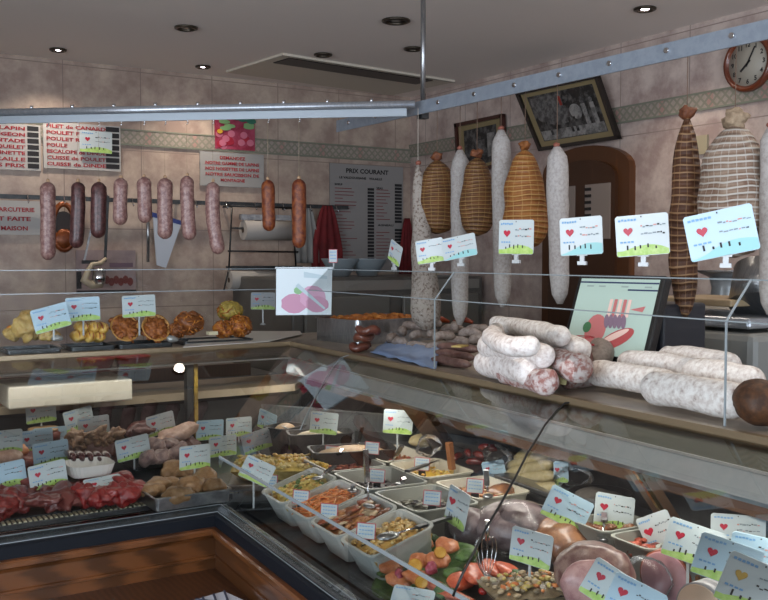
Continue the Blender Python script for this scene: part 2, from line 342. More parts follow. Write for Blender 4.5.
for side,label in (('L','left glass display counter with oak base, holding raw meat'),('R','right glass display counter with oak base, holding salads and hams')):
    t=thing('display_counter',label,'counter'); CT[side]=t; f=1 if side=='R' else 1
    strip(mold,side,closed=True).build('oak_moulding',oak,t); strip(panel,side,closed=True).build('oak_panel',oak,t); strip(ledgep,side,closed=True).build('bag_ledge',dwood,t)
    strip([(.0,.80),(.0,.828),(.005,.832),(.03,.832),(.03,.80)],side,closed=True).build('rubber_bumper',navy,t)
    strip([(.012,.832),(.012,.838),(.03,.846),(.04,.846),(.05,.834),(.05,.832)],side,closed=True).build('chrome_sill',mat('bright_sill','#5d6468','#4c5256',scale=30,rough=.2,metal=.7),t)
    for q in ((.011,.833),(.027,.8455),(.046,.838)): strip([(q[0],q[1]),(q[0],q[1]+.002),(q[0]+.0025,q[1]+.002),(q[0]+.0025,q[1])],side,closed=True).build('sill_bead',mat('sill_bead','#8f979c',rough=.25,metal=.3),t)
    dz=0 if side=='L' else -.055
    strip([(.05,.815),(.06,.815),(.065,.83+dz),(.82,.83+dz),(.82,.80+dz),(.05,.80+dz)],side,closed=True).build('deck',dsteel,t)
    # slotted air grille
    mb=strip([(x,z+dz) for x,z in [(.093,.831),(.093,.846),(.125,.846),(.125,.831)]],side,closed=True)
    for x in (.066,.080): strip([(x,.831+dz),(x,.839+dz),(x+.005,.839+dz),(x+.005,.831+dz)],side,closed=True).build('sill_rib',chrome,t)
    mb.build('air_grille',dsteel,t)
    gs=MB(); cnt=150
    for i in range(cnt):
        if side=='L':
            p0=Vector((CX+.13-i*.0125,CY+.132,.8465)); p1=p0+Vector((0,.032,0)); gs.bar(p0,p1,.007,.004)
    if side=='L': gs.build('grille_slots',grm,t)
    strip([(.13,.83),(.13,.848),(.60,.848),(.60,.83)] if side=='L' else [(.13,.776),(.13,.795),(.295,.848),(.70,.848),(.70,.776)],side,closed=True).build('deck_liner',deckm,t)
    # front glass
    if side=='L':
        strip([(.018,.846),(.018,.975)]+curve[1:],side).build('curved_glass',glass2,t)
    else:
        strip([(.018,.846),(.022,.975)],side).build('lower_glass',glass2,t)
        strip(curve,side).build('curved_glass',glass2,t)
        strip([(.0205,.972),(.0205,.979),(.0235,.979),(.0235,.972)],side,closed=True).build('glass_edge',edgeg,t)
    # fascia under the top shelf
    strip([(.53,1.19),(.50,1.15),(.52,1.15),(.55,1.19)],side,closed=True).build('fascia',oliv if side=='R' else glass2,t)
    strip([(.4985,1.148),(.4985,1.153),(.503,1.153),(.503,1.148)],side,closed=True).build('bright_bead',mat('bead_white','#eef2f4',rough=.25),t)
    if side=='R': strip([(.50,1.148),(.478,1.108),(.482,1.10),(.54,1.10),(.54,1.148)],side,closed=True).build('light_housing',mat('housing_silver','#c3d0d9','#ccd7df',scale=20,rough=.15,metal=.0),t)
    xr=1.05 if side=='R' else .80
    strip([(.53,1.19),(.53,1.2),(xr,1.2),(xr,1.19)],side,closed=True).build('top_shelf',mat('shelf_top','#a59a8d','#aea396',scale=10,rough=.3),t)
    strip([(.515,1.19),(.515,1.206),(.53,1.206),(.53,1.19)],side,closed=True).build('shelf_edge',mat('shelf_edge_gold','#8a7a62',rough=.3,metal=.5),t)
    # rear ledge & wall of the case
    x0=.66 if side=='R' else .56
    strip([(x0,1.045),(x0,1.02),(x0+.22,1.02),(x0+.22,1.045)],side,closed=True).build('rear_ledge',brownlam if side=='R' else beige,t)
    xw=x0+(.15 if side=='R' else .04)
    if side=='R': strip([(.66,.845),(.66,.915),(xw,.915),(xw,.845)],side,closed=True).build('rear_step',deckm,t)
    strip([(xw,1.0),(xw,.83),(xw+.02,.83),(xw+.02,1.02)],side,closed=True).build('rear_wall',dsteel if side=='R' else dark,t)
    strip([(x0+.2,1.0),(x0+.2,.1),(x0+.22,.1),(x0+.22,1.0)],side,closed=True).build('rear_cabinet',dark,t)
    # guard on the shelf: upright pane and slanted pane with bright edges
    strip([(.54,1.206),(.54,1.39)],side).build('upright_guard_glass',glass,t)
    strip([(.54,1.39),(.60,1.46)],side).build('slanted_guard_glass',glass,t)
    strip([(.539,1.389),(.539,1.3915),(.541,1.3915),(.541,1.389)],side,closed=True).build('guard_edge',edgeg,t)
    strip([(.599,1.460),(.599,1.4625),(.6015,1.4625),(.6015,1.460)],side,closed=True).build('guard_edge',edgeg,t)
CR=CT['R']; CL=CT['L']
def gjoint(y):
    mb=MB(); mb.bar(L(.538,y,1.206),L(.538,y,1.39),.003,.003); mb.bar(L(.538,y,1.39),L(.598,y,1.462),.003,.003); mb.build('guard_joint',edgeg,CR)
gjoint(toL(atZ(433,371,1.2)).y); gjoint(toL(atZ(721,430,1.2)).y)
# black gasket running down a joint of the curved glass
def on_glass(px,py):
    d=ray(px,py); best=None; pr=[(.018,.846)]+curve
    for i in range(len(pr)-1):
        for k in range(12):
            x=pr[i][0]+(pr[i+1][0]-pr[i][0])*k/12; z=pr[i][1]+(pr[i+1][1]-pr[i][1])*k/12
            q=atL(px,py,x-.004)
            e=abs(q.z-z-.002)
            if best is None or e<best[0]: best=(e,q)
    return best[1]
sm=[on_glass(*q) for q in [(574,402),(565,403),(555,412),(545,425),(536,440),(528,452),(514,480),(500,505),(486,528),(475,550),(462,575),(453,596)]]
MB().tube(sm,.0022,6).build('glass_gasket',black,CR)
g2=MB().tube([on_glass(*q) for q in [(352,354),(340,358),(333,367),(325,380),(315,398),(305,418),(300,430)]],.0012,6).build('glass_joint',edgeg,CR)
# corner steel back panel, brackets and posts inside the cases
a=atZ(262,405,.975); b=atZ(402,416,.975)
mb=MB(); mb.bar(Vector((a.x,a.y,.915)),Vector((b.x,b.y,.915)),.004,.12); mb.bar(Vector((a.x,a.y,.976)),Vector((b.x,b.y,.976)),.012,.006); mb.build('steel_divider',mat('divider_steel','#6f7275','#85888a',scale=20,rough=.22,metal=.45,stretch=(4,4,1)),CR)
MB().bar(L(.52,-.12,1.11),L(.72,.04,.94),.06,.03).build('shelf_bracket',mat('bronze_bracket','#5a432f',rough=.35,metal=.2),CR)
p1=toL(atZ(640,458,1.10)); p2=toL(atZ(690,522,.95))
MB().bar(L(.55,p1.y,1.10),L(.68,p2.y,.94),.045,.02).build('shelf_bracket',MATS['bronze_bracket'],CR)
MB().bar(L(.53,p1.y-.02,1.10),L(.66,p2.y-.02,.94),.008,.008).build('bracket_rod',mat('brass','#b08a3c',rough=.2,metal=1),CR)
mb=MB(); q=atY(189,400,3.0); mb.box((q.x,3.0,1.0),(.022,.03,.3)); mb.build('shelf_post',dsteel,CL)
MB().box((q.x+.018,2.99,1.0),(.012,.02,.3)).build('post_strip',mat('ochre_strip','#a88a30','#7a6224',scale=30,rough=.5),CL)
# ================================================================ PRICE CARDS
cw=mat('card_white','#b9c5c8',rough=.35,coat=.3); cb=mat('card_blue','#a6c2d2',rough=.35,coat=.3); cg=mat('card_grey','#989ea3',rough=.4)
grn=mat('card_green_hill','#9cc25f','#b4cf7e',scale=60,rough=.4); aqua=mat('card_aqua_hill','#8fc6c9',rough=.4); hrt=mat('heart_red','#b0203a',rough=.4); gold=mat('heart_gold','#c0a050',rough=.4)
bluein=mat('card_blue_print','#6f9fcb',rough=.5); clipm=mat('clear_clip','#aeb4b6',rough=.2); redb=mat('card_red_border','#b04a55',rough=.5); orin=mat('faint_print','#c98a80',rough=.5)
slate=mat('slate_print','#7b8890',rough=.5); NV=Vector((0,0,0))
CARDN=[0]
def card(p,az,roll,label,w=.1,h=.068,bg='w',hill='g',stem=0,tilt=0,heart='r',lines=2,group=None,clip=False,stemmat=None,base=False,stemdx=0):
    """laminated price card centred on p; az: where its front looks, in degrees"""
    CARDN[0]+=1; rr=random.Random(CARDN[0])
    t=thing('price_card',label,'price card',p,math.radians(az+90),group)
    R=Matrix.Rotation(math.radians(tilt),4,'X')@Matrix.Rotation(math.radians(-roll),4,'Y')
    mb=MB(); th=.0014; c=.004
    pts=[(-w/2+c,0,-h/2),(w/2-c,0,-h/2),(w/2,0,-h/2+c),(w/2,0,h/2-c),(w/2-c,0,h/2),(-w/2+c,0,h/2),(-w/2,0,h/2-c),(-w/2,0,-h/2+c)]
    mb.poly(pts,0,R,th,(0,1,0))
    y=-.0006
    hp=[(-w/2+.001,y,-h/2+.001),(w/2-.001,y,-h/2+.001)]+[(w/2-.001-(w-.002)*i/8,y,-h/2+h*(.13+.10*math.sin(i*.55+rr.random()*.3)+(.10*i/8 if hill=='g' else .12*(1-i/8)))) for i in range(9)]
    mb.poly(hp,1,R)
    hx,hz,hs=-w*.26,h*.11,h*.0165
    if heart: mb.poly([(hx+hs*.72*16*math.sin(a)**3/1.0*.62,y*1.2,hz+hs*.62*(13*math.cos(a)-5*math.cos(2*a)-2*math.cos(3*a)-math.cos(4*a))*.72) for a in [2*PI*i/20 for i in range(20)]],2,R)
    def dash(x,z,l,tk,mi):
        mb.poly([(x,y*1.4,z),(x+l,y*1.4,z),(x+l,y*1.4,z+tk),(x,y*1.4,z+tk)],mi,R)
    for i in range(6): dash(-w*.44+i*w*.06,h*.36+rr.uniform(-.01,.01)*h,w*.045,h*.05,4)
    for i in range(4): dash(-w*.42+i*w*.07,-h*.17,w*.05,h*.04,4)
    for ln in range(lines):
        x=-w*.02
        while x<w*.4:
            l=w*rr.uniform(.025,.07); dash(x,h*(.2-.19*ln)+rr.uniform(-.02,.02)*h,l,h*rr.uniform(.02,.04),rr.choice((3,6,6,6,5))); x+=l+w*.012
    x=-w*.3
    for i in range(5): dash(x,-h*.36+rr.uniform(0,.05)*h,w*.03,h*rr.uniform(.06,.13),3); x+=w*rr.uniform(.1,.15)
    dash(-w*.01,h*.43,w*.02,h*.035,3)
    mb.build('card',[{'w':cw,'b':cb,'g':cg}[bg],grn if hill=='g' else aqua,hrt if heart=='r' else gold,ink,bluein,orin,slate],t)
    if stem:
        low=(R@Vector((stemdx,0.002,-h*.45)))
        MB().box((low.x,.0035,low.z-stem/2),(.005,.003,stem+.012)).build('stem',stemmat or clipm,t)
        if base: MB().lathe([(.012,0),(.012,.004),(.003,.008)],12,M=Matrix.Translation((low.x,.0035,low.z-stem-.006))).build('foot',stemmat or clipm,t)
    if clip:
        low=(R@Vector((0,0.002,-h*.5)))
        m=MB(); m.box((low.x,.003,low.z+.004),(.022,.006,.012)); m.box((low.x,.003,low.z-.008),(.010,.005,.014)); m.box((low.x,.003,low.z-.018),(.020,.008,.008)); m.build('clip',clipm,t)
    return t
def tinycard(p,az,label,roll=0,w=.042,h=.036,stand=True):
    t=thing('salad_label',label,'price card',p,math.radians(az+90),'small red-bordered salad labels')
    R=Matrix.Rotation(math.radians(-roll),4,'Y'); mb=MB()
    mb.poly([(-w/2,0,-h/2),(w/2,0,-h/2),(w/2,0,h/2),(-w/2,0,h/2)],1,R,.0012,(0,1,0)); k=.9
    mb.poly([(-w/2*k,-.0004,-h/2*k),(w/2*k,-.0004,-h/2*k),(w/2*k,-.0004,h/2*k),(-w/2*k,-.0004,h/2*k)],0,R)
    for z in (.25,.02,-.22):
        for i in range(5):
            x=-w*.36+i*w*.15; mb.poly([(x,-.0007,h*z),(x+w*.11,-.0007,h*z),(x+w*.11,-.0007,h*z+h*.07),(x,-.0007,h*z+h*.07)],2,R)
    mb.build('card',[cw,redb,bluein],t)
    if stand:
        m=MB(); m.box((0,.004,-h/2-.006),(w*.45,.006,.016)); m.box((0,.008,-h/2-.022),(w*.5,.014,.018)); m.build('stand',black,t)
    return t
# --- cards clipped on the guard
def top(px,py,x=.60): return atL(px,py,x)
card(top(516,237),198,-1,'green-edged price card with black script clipped on the guard, between the two long white salamis',.098,.083,'w','g',clip=True)
card(top(581,236),202,3,'blue-edged price card clipped on the guard glass, in front of the arched wooden door',.10,.083,'w','a',clip=True)
card(top(642,235),206,4,'green-edged price card clipped on the guard above the right half of the screen',.108,.083,'w','g',clip=True)
card(top(721,233),212,12,'large tilted blue price card clipped on the guard in front of the white-netted ham',.122,.085,'b','a',clip=True)
card(top(395,253),176,-22,'narrow tilted green price card seen edge-on, left of the hanging hams',.075,.062,'w','g',clip=True,lines=1)
card(top(430,251),210,8,'green price card overlapped by a blue one below the leftmost netted ham',.085,.066,'w','g',clip=True,lines=1)
card(top(459,247,.62),204,10,'blue-striped price card overlapping a green one below the hanging hams',.105,.06,'w','a',clip=True)
t=tinycard(top(333,256),215,'tiny white label on a stalk in front of the price list',w=.032,h=.046,stand=False)
MB().cyl((0,.004,-.02),(.0,.004,-.045),.003,8).build('stalk',clipm,t)
# --- cards on the left shelf (behind the guard)
card(atY(51,318,3.06),-90,14,'tilted blue price card in front of the flower-topped pastry',.112,.076,'b','g',stem=.03)
card(atY(83,309,3.10),-90,2,'blue price card standing above the striped puff pastries',.108,.076,'b','g',stem=.055)
card(atY(139,306,3.10),-90,2,'blue price card standing over the pair of round tarts',.112,.072,'w','g',stem=.06)
card(atL(263,301,.62) ,-112,-1,'pale green price card standing left of the ham picture',.098,.07,'g','g',stem=.06,base=True)
# ham picture at the guard corner
p=atL(304,292,.53); t=thing('ham_picture','large pale picture card of pink ham slices and a green leaf at the guard corner','picture card',p,math.radians(-126+90))
mb=MB(); mb.poly([(-.098,0,-.08),(.094,0,-.078),(.098,0,.08),(-.096,0,.082)],0,None,.002,(0,1,0))
def disc(mb,cx,cz,rx,rz,mi,y=-.0008,n=16): mb.poly([(cx+rx*math.cos(2*PI*i/n)*(1+.06*math.sin(i*3)),y,cz+rz*math.sin(2*PI*i/n)) for i in range(n)],mi)
disc(mb,-.035,-.04,.045,.034,1); disc(mb,.03,-.018,.045,.04,2,-.0011); disc(mb,.045,-.042,.04,.028,1,-.0014); disc(mb,-.02,.005,.015,.013,3,-.0017)
mb.poly([(-.03,-.0019,.02),(.07,-.0019,-.06),(.075,-.0019,-.055),(-.02,-.0019,.03)],4); mb.poly([(.0,-.0019,.05),(.08,-.0019,.045),(.08,-.0019,.055),(.0,-.0019,.07)],4)
mb.build('card',[mat('picture_white','#d4e2e8',rough=.3),mat('ham_pink_print','#c48aa8',rough=.4),mat('ham_rose_print','#cf9cba',rough=.4),mat('leaf_print','#8bbf8a',rough=.5),mat('picture_fold','#b9cfd8',rough=.4)],t)
MB().box((0,.004,.083),(.2,.008,.006)).build('top_strip',edgeg,t)
# card pinned on the menu board line (hangs in front of it)
card(atY(96,142,4.93),-90,-1,'green price card fixed over the words on the right poultry board',.165,.11,'w','g')
# --- cards in the left case
lc=[(41,412,3.02,3,'w','price card on the back row of the left case, right below the white cutting board',.09),
(79,419,3.0,11,'w','tilted price card partly behind another one, above the brown mushrooms',.09),
(94,427,2.93,4,'w','green-edged price card directly above the brown mushrooms',.095),
(5,442,2.8,0,'w','price card cut by the left edge of view, upper of two there',.095),
(36,441,2.92,2,'b','blue price card tucked behind two others left of the mushrooms',.098),
(50,438,2.97,0,'b','blue price card with a reddish stamp, topmost of the pile beside the mushrooms',.1),
(51,453,2.78,4,'b','blue price card in front of the pile, above the dark red steaks label',.1),
(6,475,2.62,7,'b','blue price card cut by the left edge of view, lower of two there',.1),
(48,475,2.58,7,'w','price card with vivid green hill standing on the dark brown liver slices',.098),
(133,448,2.74,8,'w','price card in front of the black tray of rolled offal',.1),
(161,424,2.93,10,'w','tilted price card on the ribs at the back of the black tray',.093),
(195,457,2.50,0,'w','upright price card behind the tray of pale trotters',.092),
(210,430,2.95,-2,'b','blue price card at the rear of the left case, just right of the shelf post',.095),
(239,427,3.0,0,'w','price card at the rear corner of the left case under the lamp reflection',.092),
(223,446,2.82,0,'w','price card above the trotters tray corner, in front of two rear cards',.095),]
for px,py,Y,ro,bg,lb,w in lc:
    p=atY(px,py,Y); card(p,-90-random.uniform(-4,6),ro,lb,w,.066,bg,'g',stem=max(.02,p.z-.033-.88) if Y>2.7 else .02)
card(atY(105,484,2.5)+Vector((0,0,.0)),-90,6,'price card lying back flat on the red beef pieces',.1,.062,'w','g',tilt=-62)
card(atY(257,441,2.83),-100,14,'greyish tilted price card at the corner between the two cases',.1,.066,'g','g',stem=.05)
card(atY(267,421,2.95),-160,-12,'narrow bluish price card seen sideways, upper of the pair at the case corner',.085,.066,'b','g',stem=.03)
card(atY(273,433,2.9),-160,-8,'narrow bluish price card seen sideways, lower of the pair at the case corner',.085,.066,'b','g',stem=.05)
card(atY(286,438,2.8),-163,-12,'narrow price card seen sideways beside the flat pale terrine',.075,.068,'w','g',stem=.05)
card(atL(324,423,.45),-126,-6,'price card standing at the back before the shiny steel divider',.086,.068,'w','g',stem=.05)
card(atL(398,422,.55),-126,-4,'green price card half hidden by the dark shelf bracket',.085,.07,'w','g',stem=.05)
card(atL(257,471,.10),-128,-22,'leaning green price card at the corner tub of pasta salad',.085,.06,'w','g',stem=.07,tilt=-25)
# --- cards in the right case
rc=[(457,508,.36,188,-14,.066,.088,'w','narrow upright price card on a stem beside the black-handled spoon',.06),
(531,548,.30,207,-7,.082,.066,'w','price card on a white stem between the wrapped ham and the cut ham',.07),
(567,509,.50,222,-24,.094,.07,'b','steeply tilted blue price card in front of the white sausages',.05),
(494,470,.70,215,12,.064,.05,'b','blue price card leaning at the left end of the white sausage tray',.03),
(561,472,.685,215,2,.036,.052,'b','small bluish label on the wrapped white sausages',.02),
(614,512,.60,216,-5,.082,.074,'w','price card in front of the grey lidless tub, behind a steel handle',.05),
(659,533,.60,222,24,.066,.08,'w','price card with its green edge turned left beside the cured meat tub',.04),
(693,544,.52,220,-15,.098,.072,'w','price card with black writing, largest of the overlapping cards lower right',.05),
(738,531,.66,222,0,.098,.062,'w','straight price card at the back, rightmost before the dark steel wall',.05),
(727,562,.42,222,-16,.098,.07,'b','blue price card with bold red heart overlapping the largest card',.06),
(758,556,.50,222,-9,.09,.064,'b','bluish price card cut by the right edge of view',.06),
(610,588,.30,214,-28,.085,.07,'w','tilted price card standing against the cut ham at the bottom edge',.03),
(634,603,.27,216,-22,.085,.07,'b','blue price card at the bottom edge in front of the pink sausage',.02),]
for px,py,x,az,ro,w,h,bg,lb,st in rc: card(atL(px,py,x),az,ro,lb,w,h,bg,'g',stem=st)
card(atL(757,588,.33),222,-20,'price card with a golden heart in the lower right corner',.1,.075,'w','g',heart='g',stem=.05)
card(atZ(412,600,.90),-130,-8,'white price card lying at the bottom edge before the salmon platter',.075,.05,'w','g',heart=None,tilt=-50)
for px,py,x,lb in [(332,452,.40,'small red-bordered label on the tub of dark red salad'),(372,448,.47,'small red-bordered label shining over the shredded orange salad'),(377,476,.38,'small red-bordered label in the tub of black olives'),
 (422,464,.53,'small red-bordered label on the tub of yellow sweetcorn salad'),(432,498,.37,'small red-bordered label on the tub of greyish green salad'),(475,486,.50,'small red-bordered label on the tub of mixed mushroom salad'),
 (270,481,.165,'small label at the front of the yellow pasta salad tub'),(301,497,.16,'small label at the front of the grated carrot tub'),(329,511,.16,'small label at the front of the sliced mushroom tub'),(366,531,.16,'small label at the front of the grated cheese tub')]:
    tinycard(atL(px,py,x),-128,lb,roll=-4)
# ================================================================ TUBS AND SALADS
def tub_mesh(lx,ly,h,m='cream',taper=.018,t=.0035,r=.022,name='tub',loc=None,rz=0,parent=None):
    mb=MB()
    def ring(ax,ay,z,rad):
        out=[]
        for cx,cy,a0 in ((ax/2-rad,ay/2-rad,0),(-ax/2+rad,ay/2-rad,90),(-ax/2+rad,-ay/2+rad,180),(ax/2-rad,-ay/2+rad,270)):
            for k in range(5):
                a=math.radians(a0+k*22.5); out.append((cx+rad*math.cos(a),cy+rad*math.sin(a),z))
        return out
    rings=[ring(lx-2*taper,ly-2*taper,0,r*.8),ring(lx-.008,ly-.008,h-.004,r),ring(lx,ly,h-.004,r),ring(lx,ly,h,r),ring(lx-.012,ly-.012,h,r*.9),ring(lx-2*taper-.006,ly-2*taper-.006,t,r*.7)]
    n=20; vs=[p for q in rings for p in q]
    fs=[(i*n+j,i*n+(j+1)%n,(i+1)*n+(j+1)%n,(i+1)*n+j) for i in range(5) for j in range(n)]+[tuple(range(n-1,-1,-1)),tuple(range(5*n,6*n))]
    mb.add(vs,fs,0,False); return mb
def heap(name,label,cat,loc,rz,lx,ly,h,cols,n=70,size=.009,shape='bit',dome=.012,seed=1):
    rr=random.Random(seed); mb=MB(); mats=[mat(*c) if isinstance(c,tuple) else c for c in cols]
    # underlying mass
    vs=[];gx,gy=10,8
    for j in range(gy+1):
        for i in range(gx+1):
            x=(i/gx-.5)*lx;y=(j/gy-.5)*ly; e=1-max(abs(i/gx-.5),abs(j/gy-.5))*2
            vs.append((x,y,h-.006+dome*min(1,e*2)+.006*noise.noise(Vector((x*60,y*60,seed)))))
    mb.add(vs,[(j*(gx+1)+i,j*(gx+1)+i+1,(j+1)*(gx+1)+i+1,(j+1)*(gx+1)+i) for j in range(gy) for i in range(gx)],0,True)
    base=[(-lx/2*.76,-ly/2*.76,.005),(lx/2*.76,-ly/2*.76,.005),(lx/2*.76,ly/2*.76,.005),(-lx/2*.76,ly/2*.76,.005)]; top_=[(-lx/2,-ly/2,h-.006),(lx/2,-ly/2,h-.006),(lx/2,ly/2,h-.006),(-lx/2,ly/2,h-.006)]
    mb.add(base+top_,[(0,3,2,1),(0,1,5,4),(1,2,6,5),(2,3,7,6),(3,0,4,7)],0)
    for k in range(n):
        x=rr.uniform(-.46,.46)*lx;y=rr.uniform(-.46,.46)*ly; e=1-max(abs(x/lx),abs(y/ly))*2; z=h-.004+dome*min(1,e*2)+rr.uniform(0,.006)
        mi=rr.randrange(len(mats)); R=Matrix.Rotation(rr.uniform(0,6.3),3,'Z')@Matrix.Rotation(rr.uniform(-.6,.6),3,'X')
        s=size*rr.uniform(.7,1.3)
        if shape=='bit': mb.blob((x,y,z),(s,s*.7,s*.5),mi,1,.3,60,R)
        elif shape=='shred': mb.blob((x,y,z),(s*2.4,s*.28,s*.25),mi,1,.1,60,R)
        elif shape=='slice': mb.blob((x,y,z),(s*1.4,s*.9,s*.3),mi,1,.2,60,R)
        elif shape=='ring': 
            pts=[R@Vector((s*math.cos(a),s*math.sin(a),0))+Vector((x,y,z)) for a in [i*.9 for i in range(6)]]; mb.tube(pts,s*.35,6,mi)
    o=mb.build(name,mats,None,loc,rz); return stuff(o,label,cat)
def mixm(n,*c): return mat(n,*c,rough=.45,scale=60)
Mm=lambda n,a,b: mat(n,a,b,80,.4)
pasta=Mm('pasta_yellow','#c9b469','#b59c4c'); pgreen=Mm('herb_green','#5c7434','#3e5522'); carrot=Mm('carrot','#c9713a','#d98a4c'); mush=Mm('mushroom_brown','#8a5630','#b07a48')
mushd=Mm('mushroom_dark','#5f3219','#7e4a28'); chez=Mm('grated_cheese','#c8a45c','#b98d45'); darkr=Mm('dark_red_salad','#5a1f14','#7a2f1c'); olive=Mm('black_olive','#1e1718','#352a2a'); lent=Mm('orange_salad','#9c5230','#7d3b22')
corn=Mm('sweetcorn','#c7a43a','#b58f2b'); gsal=Mm('grey_green_salad','#4d4f42','#66665a'); cbits=Mm('crab_red','#a8482f','#8d3a26'); palem=Mm('pale_mushroom','#bda686','#a58e6c')
tubA=[toL(atZ(*q,.93)) for q in ((338,478),(433,525))]
yA=[tubA[0].y+.0815-.163*i for i in range(4)]
RZ=ANG
TUBH=.078
tubm=mat('tub_offwhite','#b5b8b4','#a9aca6',scale=10,rough=.3,coat=.3); tubg=mat('tub_grey','#8a8c84',rough=.35)
def tub(xl,yl,lx,ly,label,h=TUBH,m=None,z=.8485,name='salad_tub',rz=0,group='salad tubs in the right case'):
    o=tub_mesh(lx,ly,h).build(name,m or tubm,None,L(xl,yl,z),RZ+rz); return tag(o,label,'tub',group)
def salad(xl,yl,lx,ly,label,cols,h=.062,z=.8485,rz=0,**k): return heap('salad',label,'salad',L(xl,yl,z+.0005),RZ+rz,lx-.022,ly-.022,h,cols,**k)
rowA=[('yellow pasta salad with herbs in the first front tub',[pasta,pasta,chez,pgreen],'bit',.009,'pale front tub nearest the case corner, with yellow pasta salad'),
('orange grated carrot in the second front tub',[carrot,carrot,Mm('carrot_pale','#cf9560','#bd7b46')],'shred',.008,'pale front tub of grated carrot'),
('brown sliced mushroom salad in the third front tub',[mush,mushd,lent,palem],'slice',.012,'pale front tub of brown mushrooms'),
('pale grated cheese gratin in the fourth front tub',[chez,Mm('cheese_pale','#cdb580','#bb9a5c')],'bit',.008,'pale front tub of grated cheese, last before the salmon platter')]
xA=.163
TH=math.atan2(.05,.158)
for i,(lb,cols,sh,sz,tl) in enumerate(rowA):
    o=tub(.228,yA[i],.168,.160,tl,z=.832); o.rotation_euler=(0,-TH,RZ); o.location=L(.226,yA[i],.830)
    o=salad(.226,yA[i],.168,.160,lb,cols,shape=sh,size=sz,n=80,seed=i+2,h=.064); o.rotation_euler=(0,-TH,RZ); o.location=L(.226,yA[i],.8305)
yB=[.035,-.19,-.425]
rowB=[('dark red beetroot-brown salad in the second row, next to the yellow potato salad',[darkr,lent],'slice',.009,'grey tub of dark red salad'),
('black olives in the dark second-row tub',[olive,olive,Mm('olive_brown','#3b2a28','#55413c')],'bit',.009,'grey tub of black olives'),  # a share of the olives is a lighter brown
('greyish green salad in the second-row tub behind the cheese',[gsal,olive,Mm('grey_bits','#7d7a6c','#5f5c50')],'slice',.010,'grey tub of greyish green salad')]
for i,(lb,cols,sh,sz,tl) in enumerate(rowB):
    tub(.386,yB[i],.18,.215,tl,m=tubg); salad(.386,yB[i],.18,.215,lb,cols,h=.045,shape=sh,size=sz,n=60,seed=i+12)
yC=[.24,.075,-.11,-.34]
rowC=[('orange brown shredded salad in the third row',[lent,mush,cbits],'bit',.009,'grey tub of orange shredded salad'),
('yellow sweetcorn salad in the third row',[corn,chez,pasta],'bit',.007,'beige tub of yellow sweetcorn salad'),
('mixed mushroom and crab salad in the third row beside the wrapped ham',[cbits,mushd,palem,mush],'slice',.012,'beige tub of mixed mushroom salad')]
for i,(lb,cols,sh,sz,tl) in enumerate(rowC):
    y=(.07,-.15,-.40)[i]; tub(.565,y,.165,.205,tl,m=cream); salad(.565,y,.165,.205,lb,cols,h=.05,shape=sh,size=sz,n=60,seed=i+22)
# wide salad and terrines at the corner
p=atZ(283,463,.91); tag(MB().box((0,0,.012),(.30,.19,.02)).build('serving_tray',steel,None,Vector((p.x,p.y,.849)),-.5,bevel=.004),'steel tray under the yellow potato salad at the case corner','tray')
heap('potato_salad','wide heap of yellow potato salad at the case corner, behind the pasta tub','salad',Vector((p.x,p.y,.8715)),-.5,.285,.175,.04,[pasta,corn,chez,Mm('potato','#cdbd84','#b5a265')],n=170,size=.010,seed=40)
pate=mat('terrine_pinkish','#a98f70','#967a5c',60,.5,bump=.4); pateb=mat('terrine_pale','#b7ab92','#a39377',60,.5,bump=.3)
for (px,py,lx,ly,m,lb,rz) in [(320,431,.20,.09,pateb,'pale flat terrine in a dark dish, nearest the steel divider',-.35),(352,447,.24,.11,pate,'long pinkish brown terrine in a dark dish, in front of the pale one',-.3),(285,425,.12,.09,pate,'small brown terrine in a dish at the rear corner',.4)]:
    p=atZ(px,py,.945); t=thing('terrine',lb,'terrine',Vector((p.x,p.y,.849)),rz)
    tub_mesh(lx+.012,ly+.012,.095).build('dish',dsteel,t); MB().blob((0,0,.072),(lx/2-.012,ly/2-.012,.03),0,3,.08,12).build('loaf',m,t)
# spoons and handles
def spoon(bowl,end,label,hm=chrome,r=.013):
    t=thing('serving_spoon',label,'spoon',bowl,0); d=(Vector(end)-Vector(bowl)); a=math.atan2(d.y,d.x); R=Matrix.Rotation(a,3,'Z')
    MB().blob((0,0,0),(r*1.5,r,r*.35),0,2,0,1,R).build('bowl',steel,t)
    m=d*.45+Vector((0,0,.0)); MB().tube([d.normalized()*r,m*.6,m],.0025,8).build('shank',chrome,t)
    MB().bar(m*.95,d,.012,.006).build('handle',hm,t)
spoon(atZ(352,490,.925),L(.235,-.30,.945)+Vector((.02,.0,0)),'short steel spoon resting in the grated carrot')
spoon(atZ(369,506,.925),atZ(366,506,.925)+Vector((.005,.01,.13)),'steel spoon with upright handle stuck in the mushrooms')
spoon(atZ(388,536,.925),atL(452,517,.36),'black-handled serving spoon across the grated cheese tub',black,.020)
spoon(atZ(318,478,.925),atZ(335,466,.945),'steel spoon lying in the yellow pasta salad')
spoon(atZ(440,460,.92),atL(407,492,.34)+Vector((0,0,.05)),'black-handled spoon leaning in the greyish green salad',black)
spoon(atZ(357,452,.92),atL(362,427,.50),'spoon with riveted black handle between the terrines and the shredded salad',black)
spoon(atZ(392,462,.92),atL(402,446,.46),'black-handled spoon standing in the shredded orange salad',black)
spoon(atZ(488,496,.93),atL(486,470,.50),'grey-handled spoon stuck upright in the mixed mushroom salad',steel)
spoon(atZ(400,484,.91),atZ(404,478,.93),'steel spoon shining in the black olives')
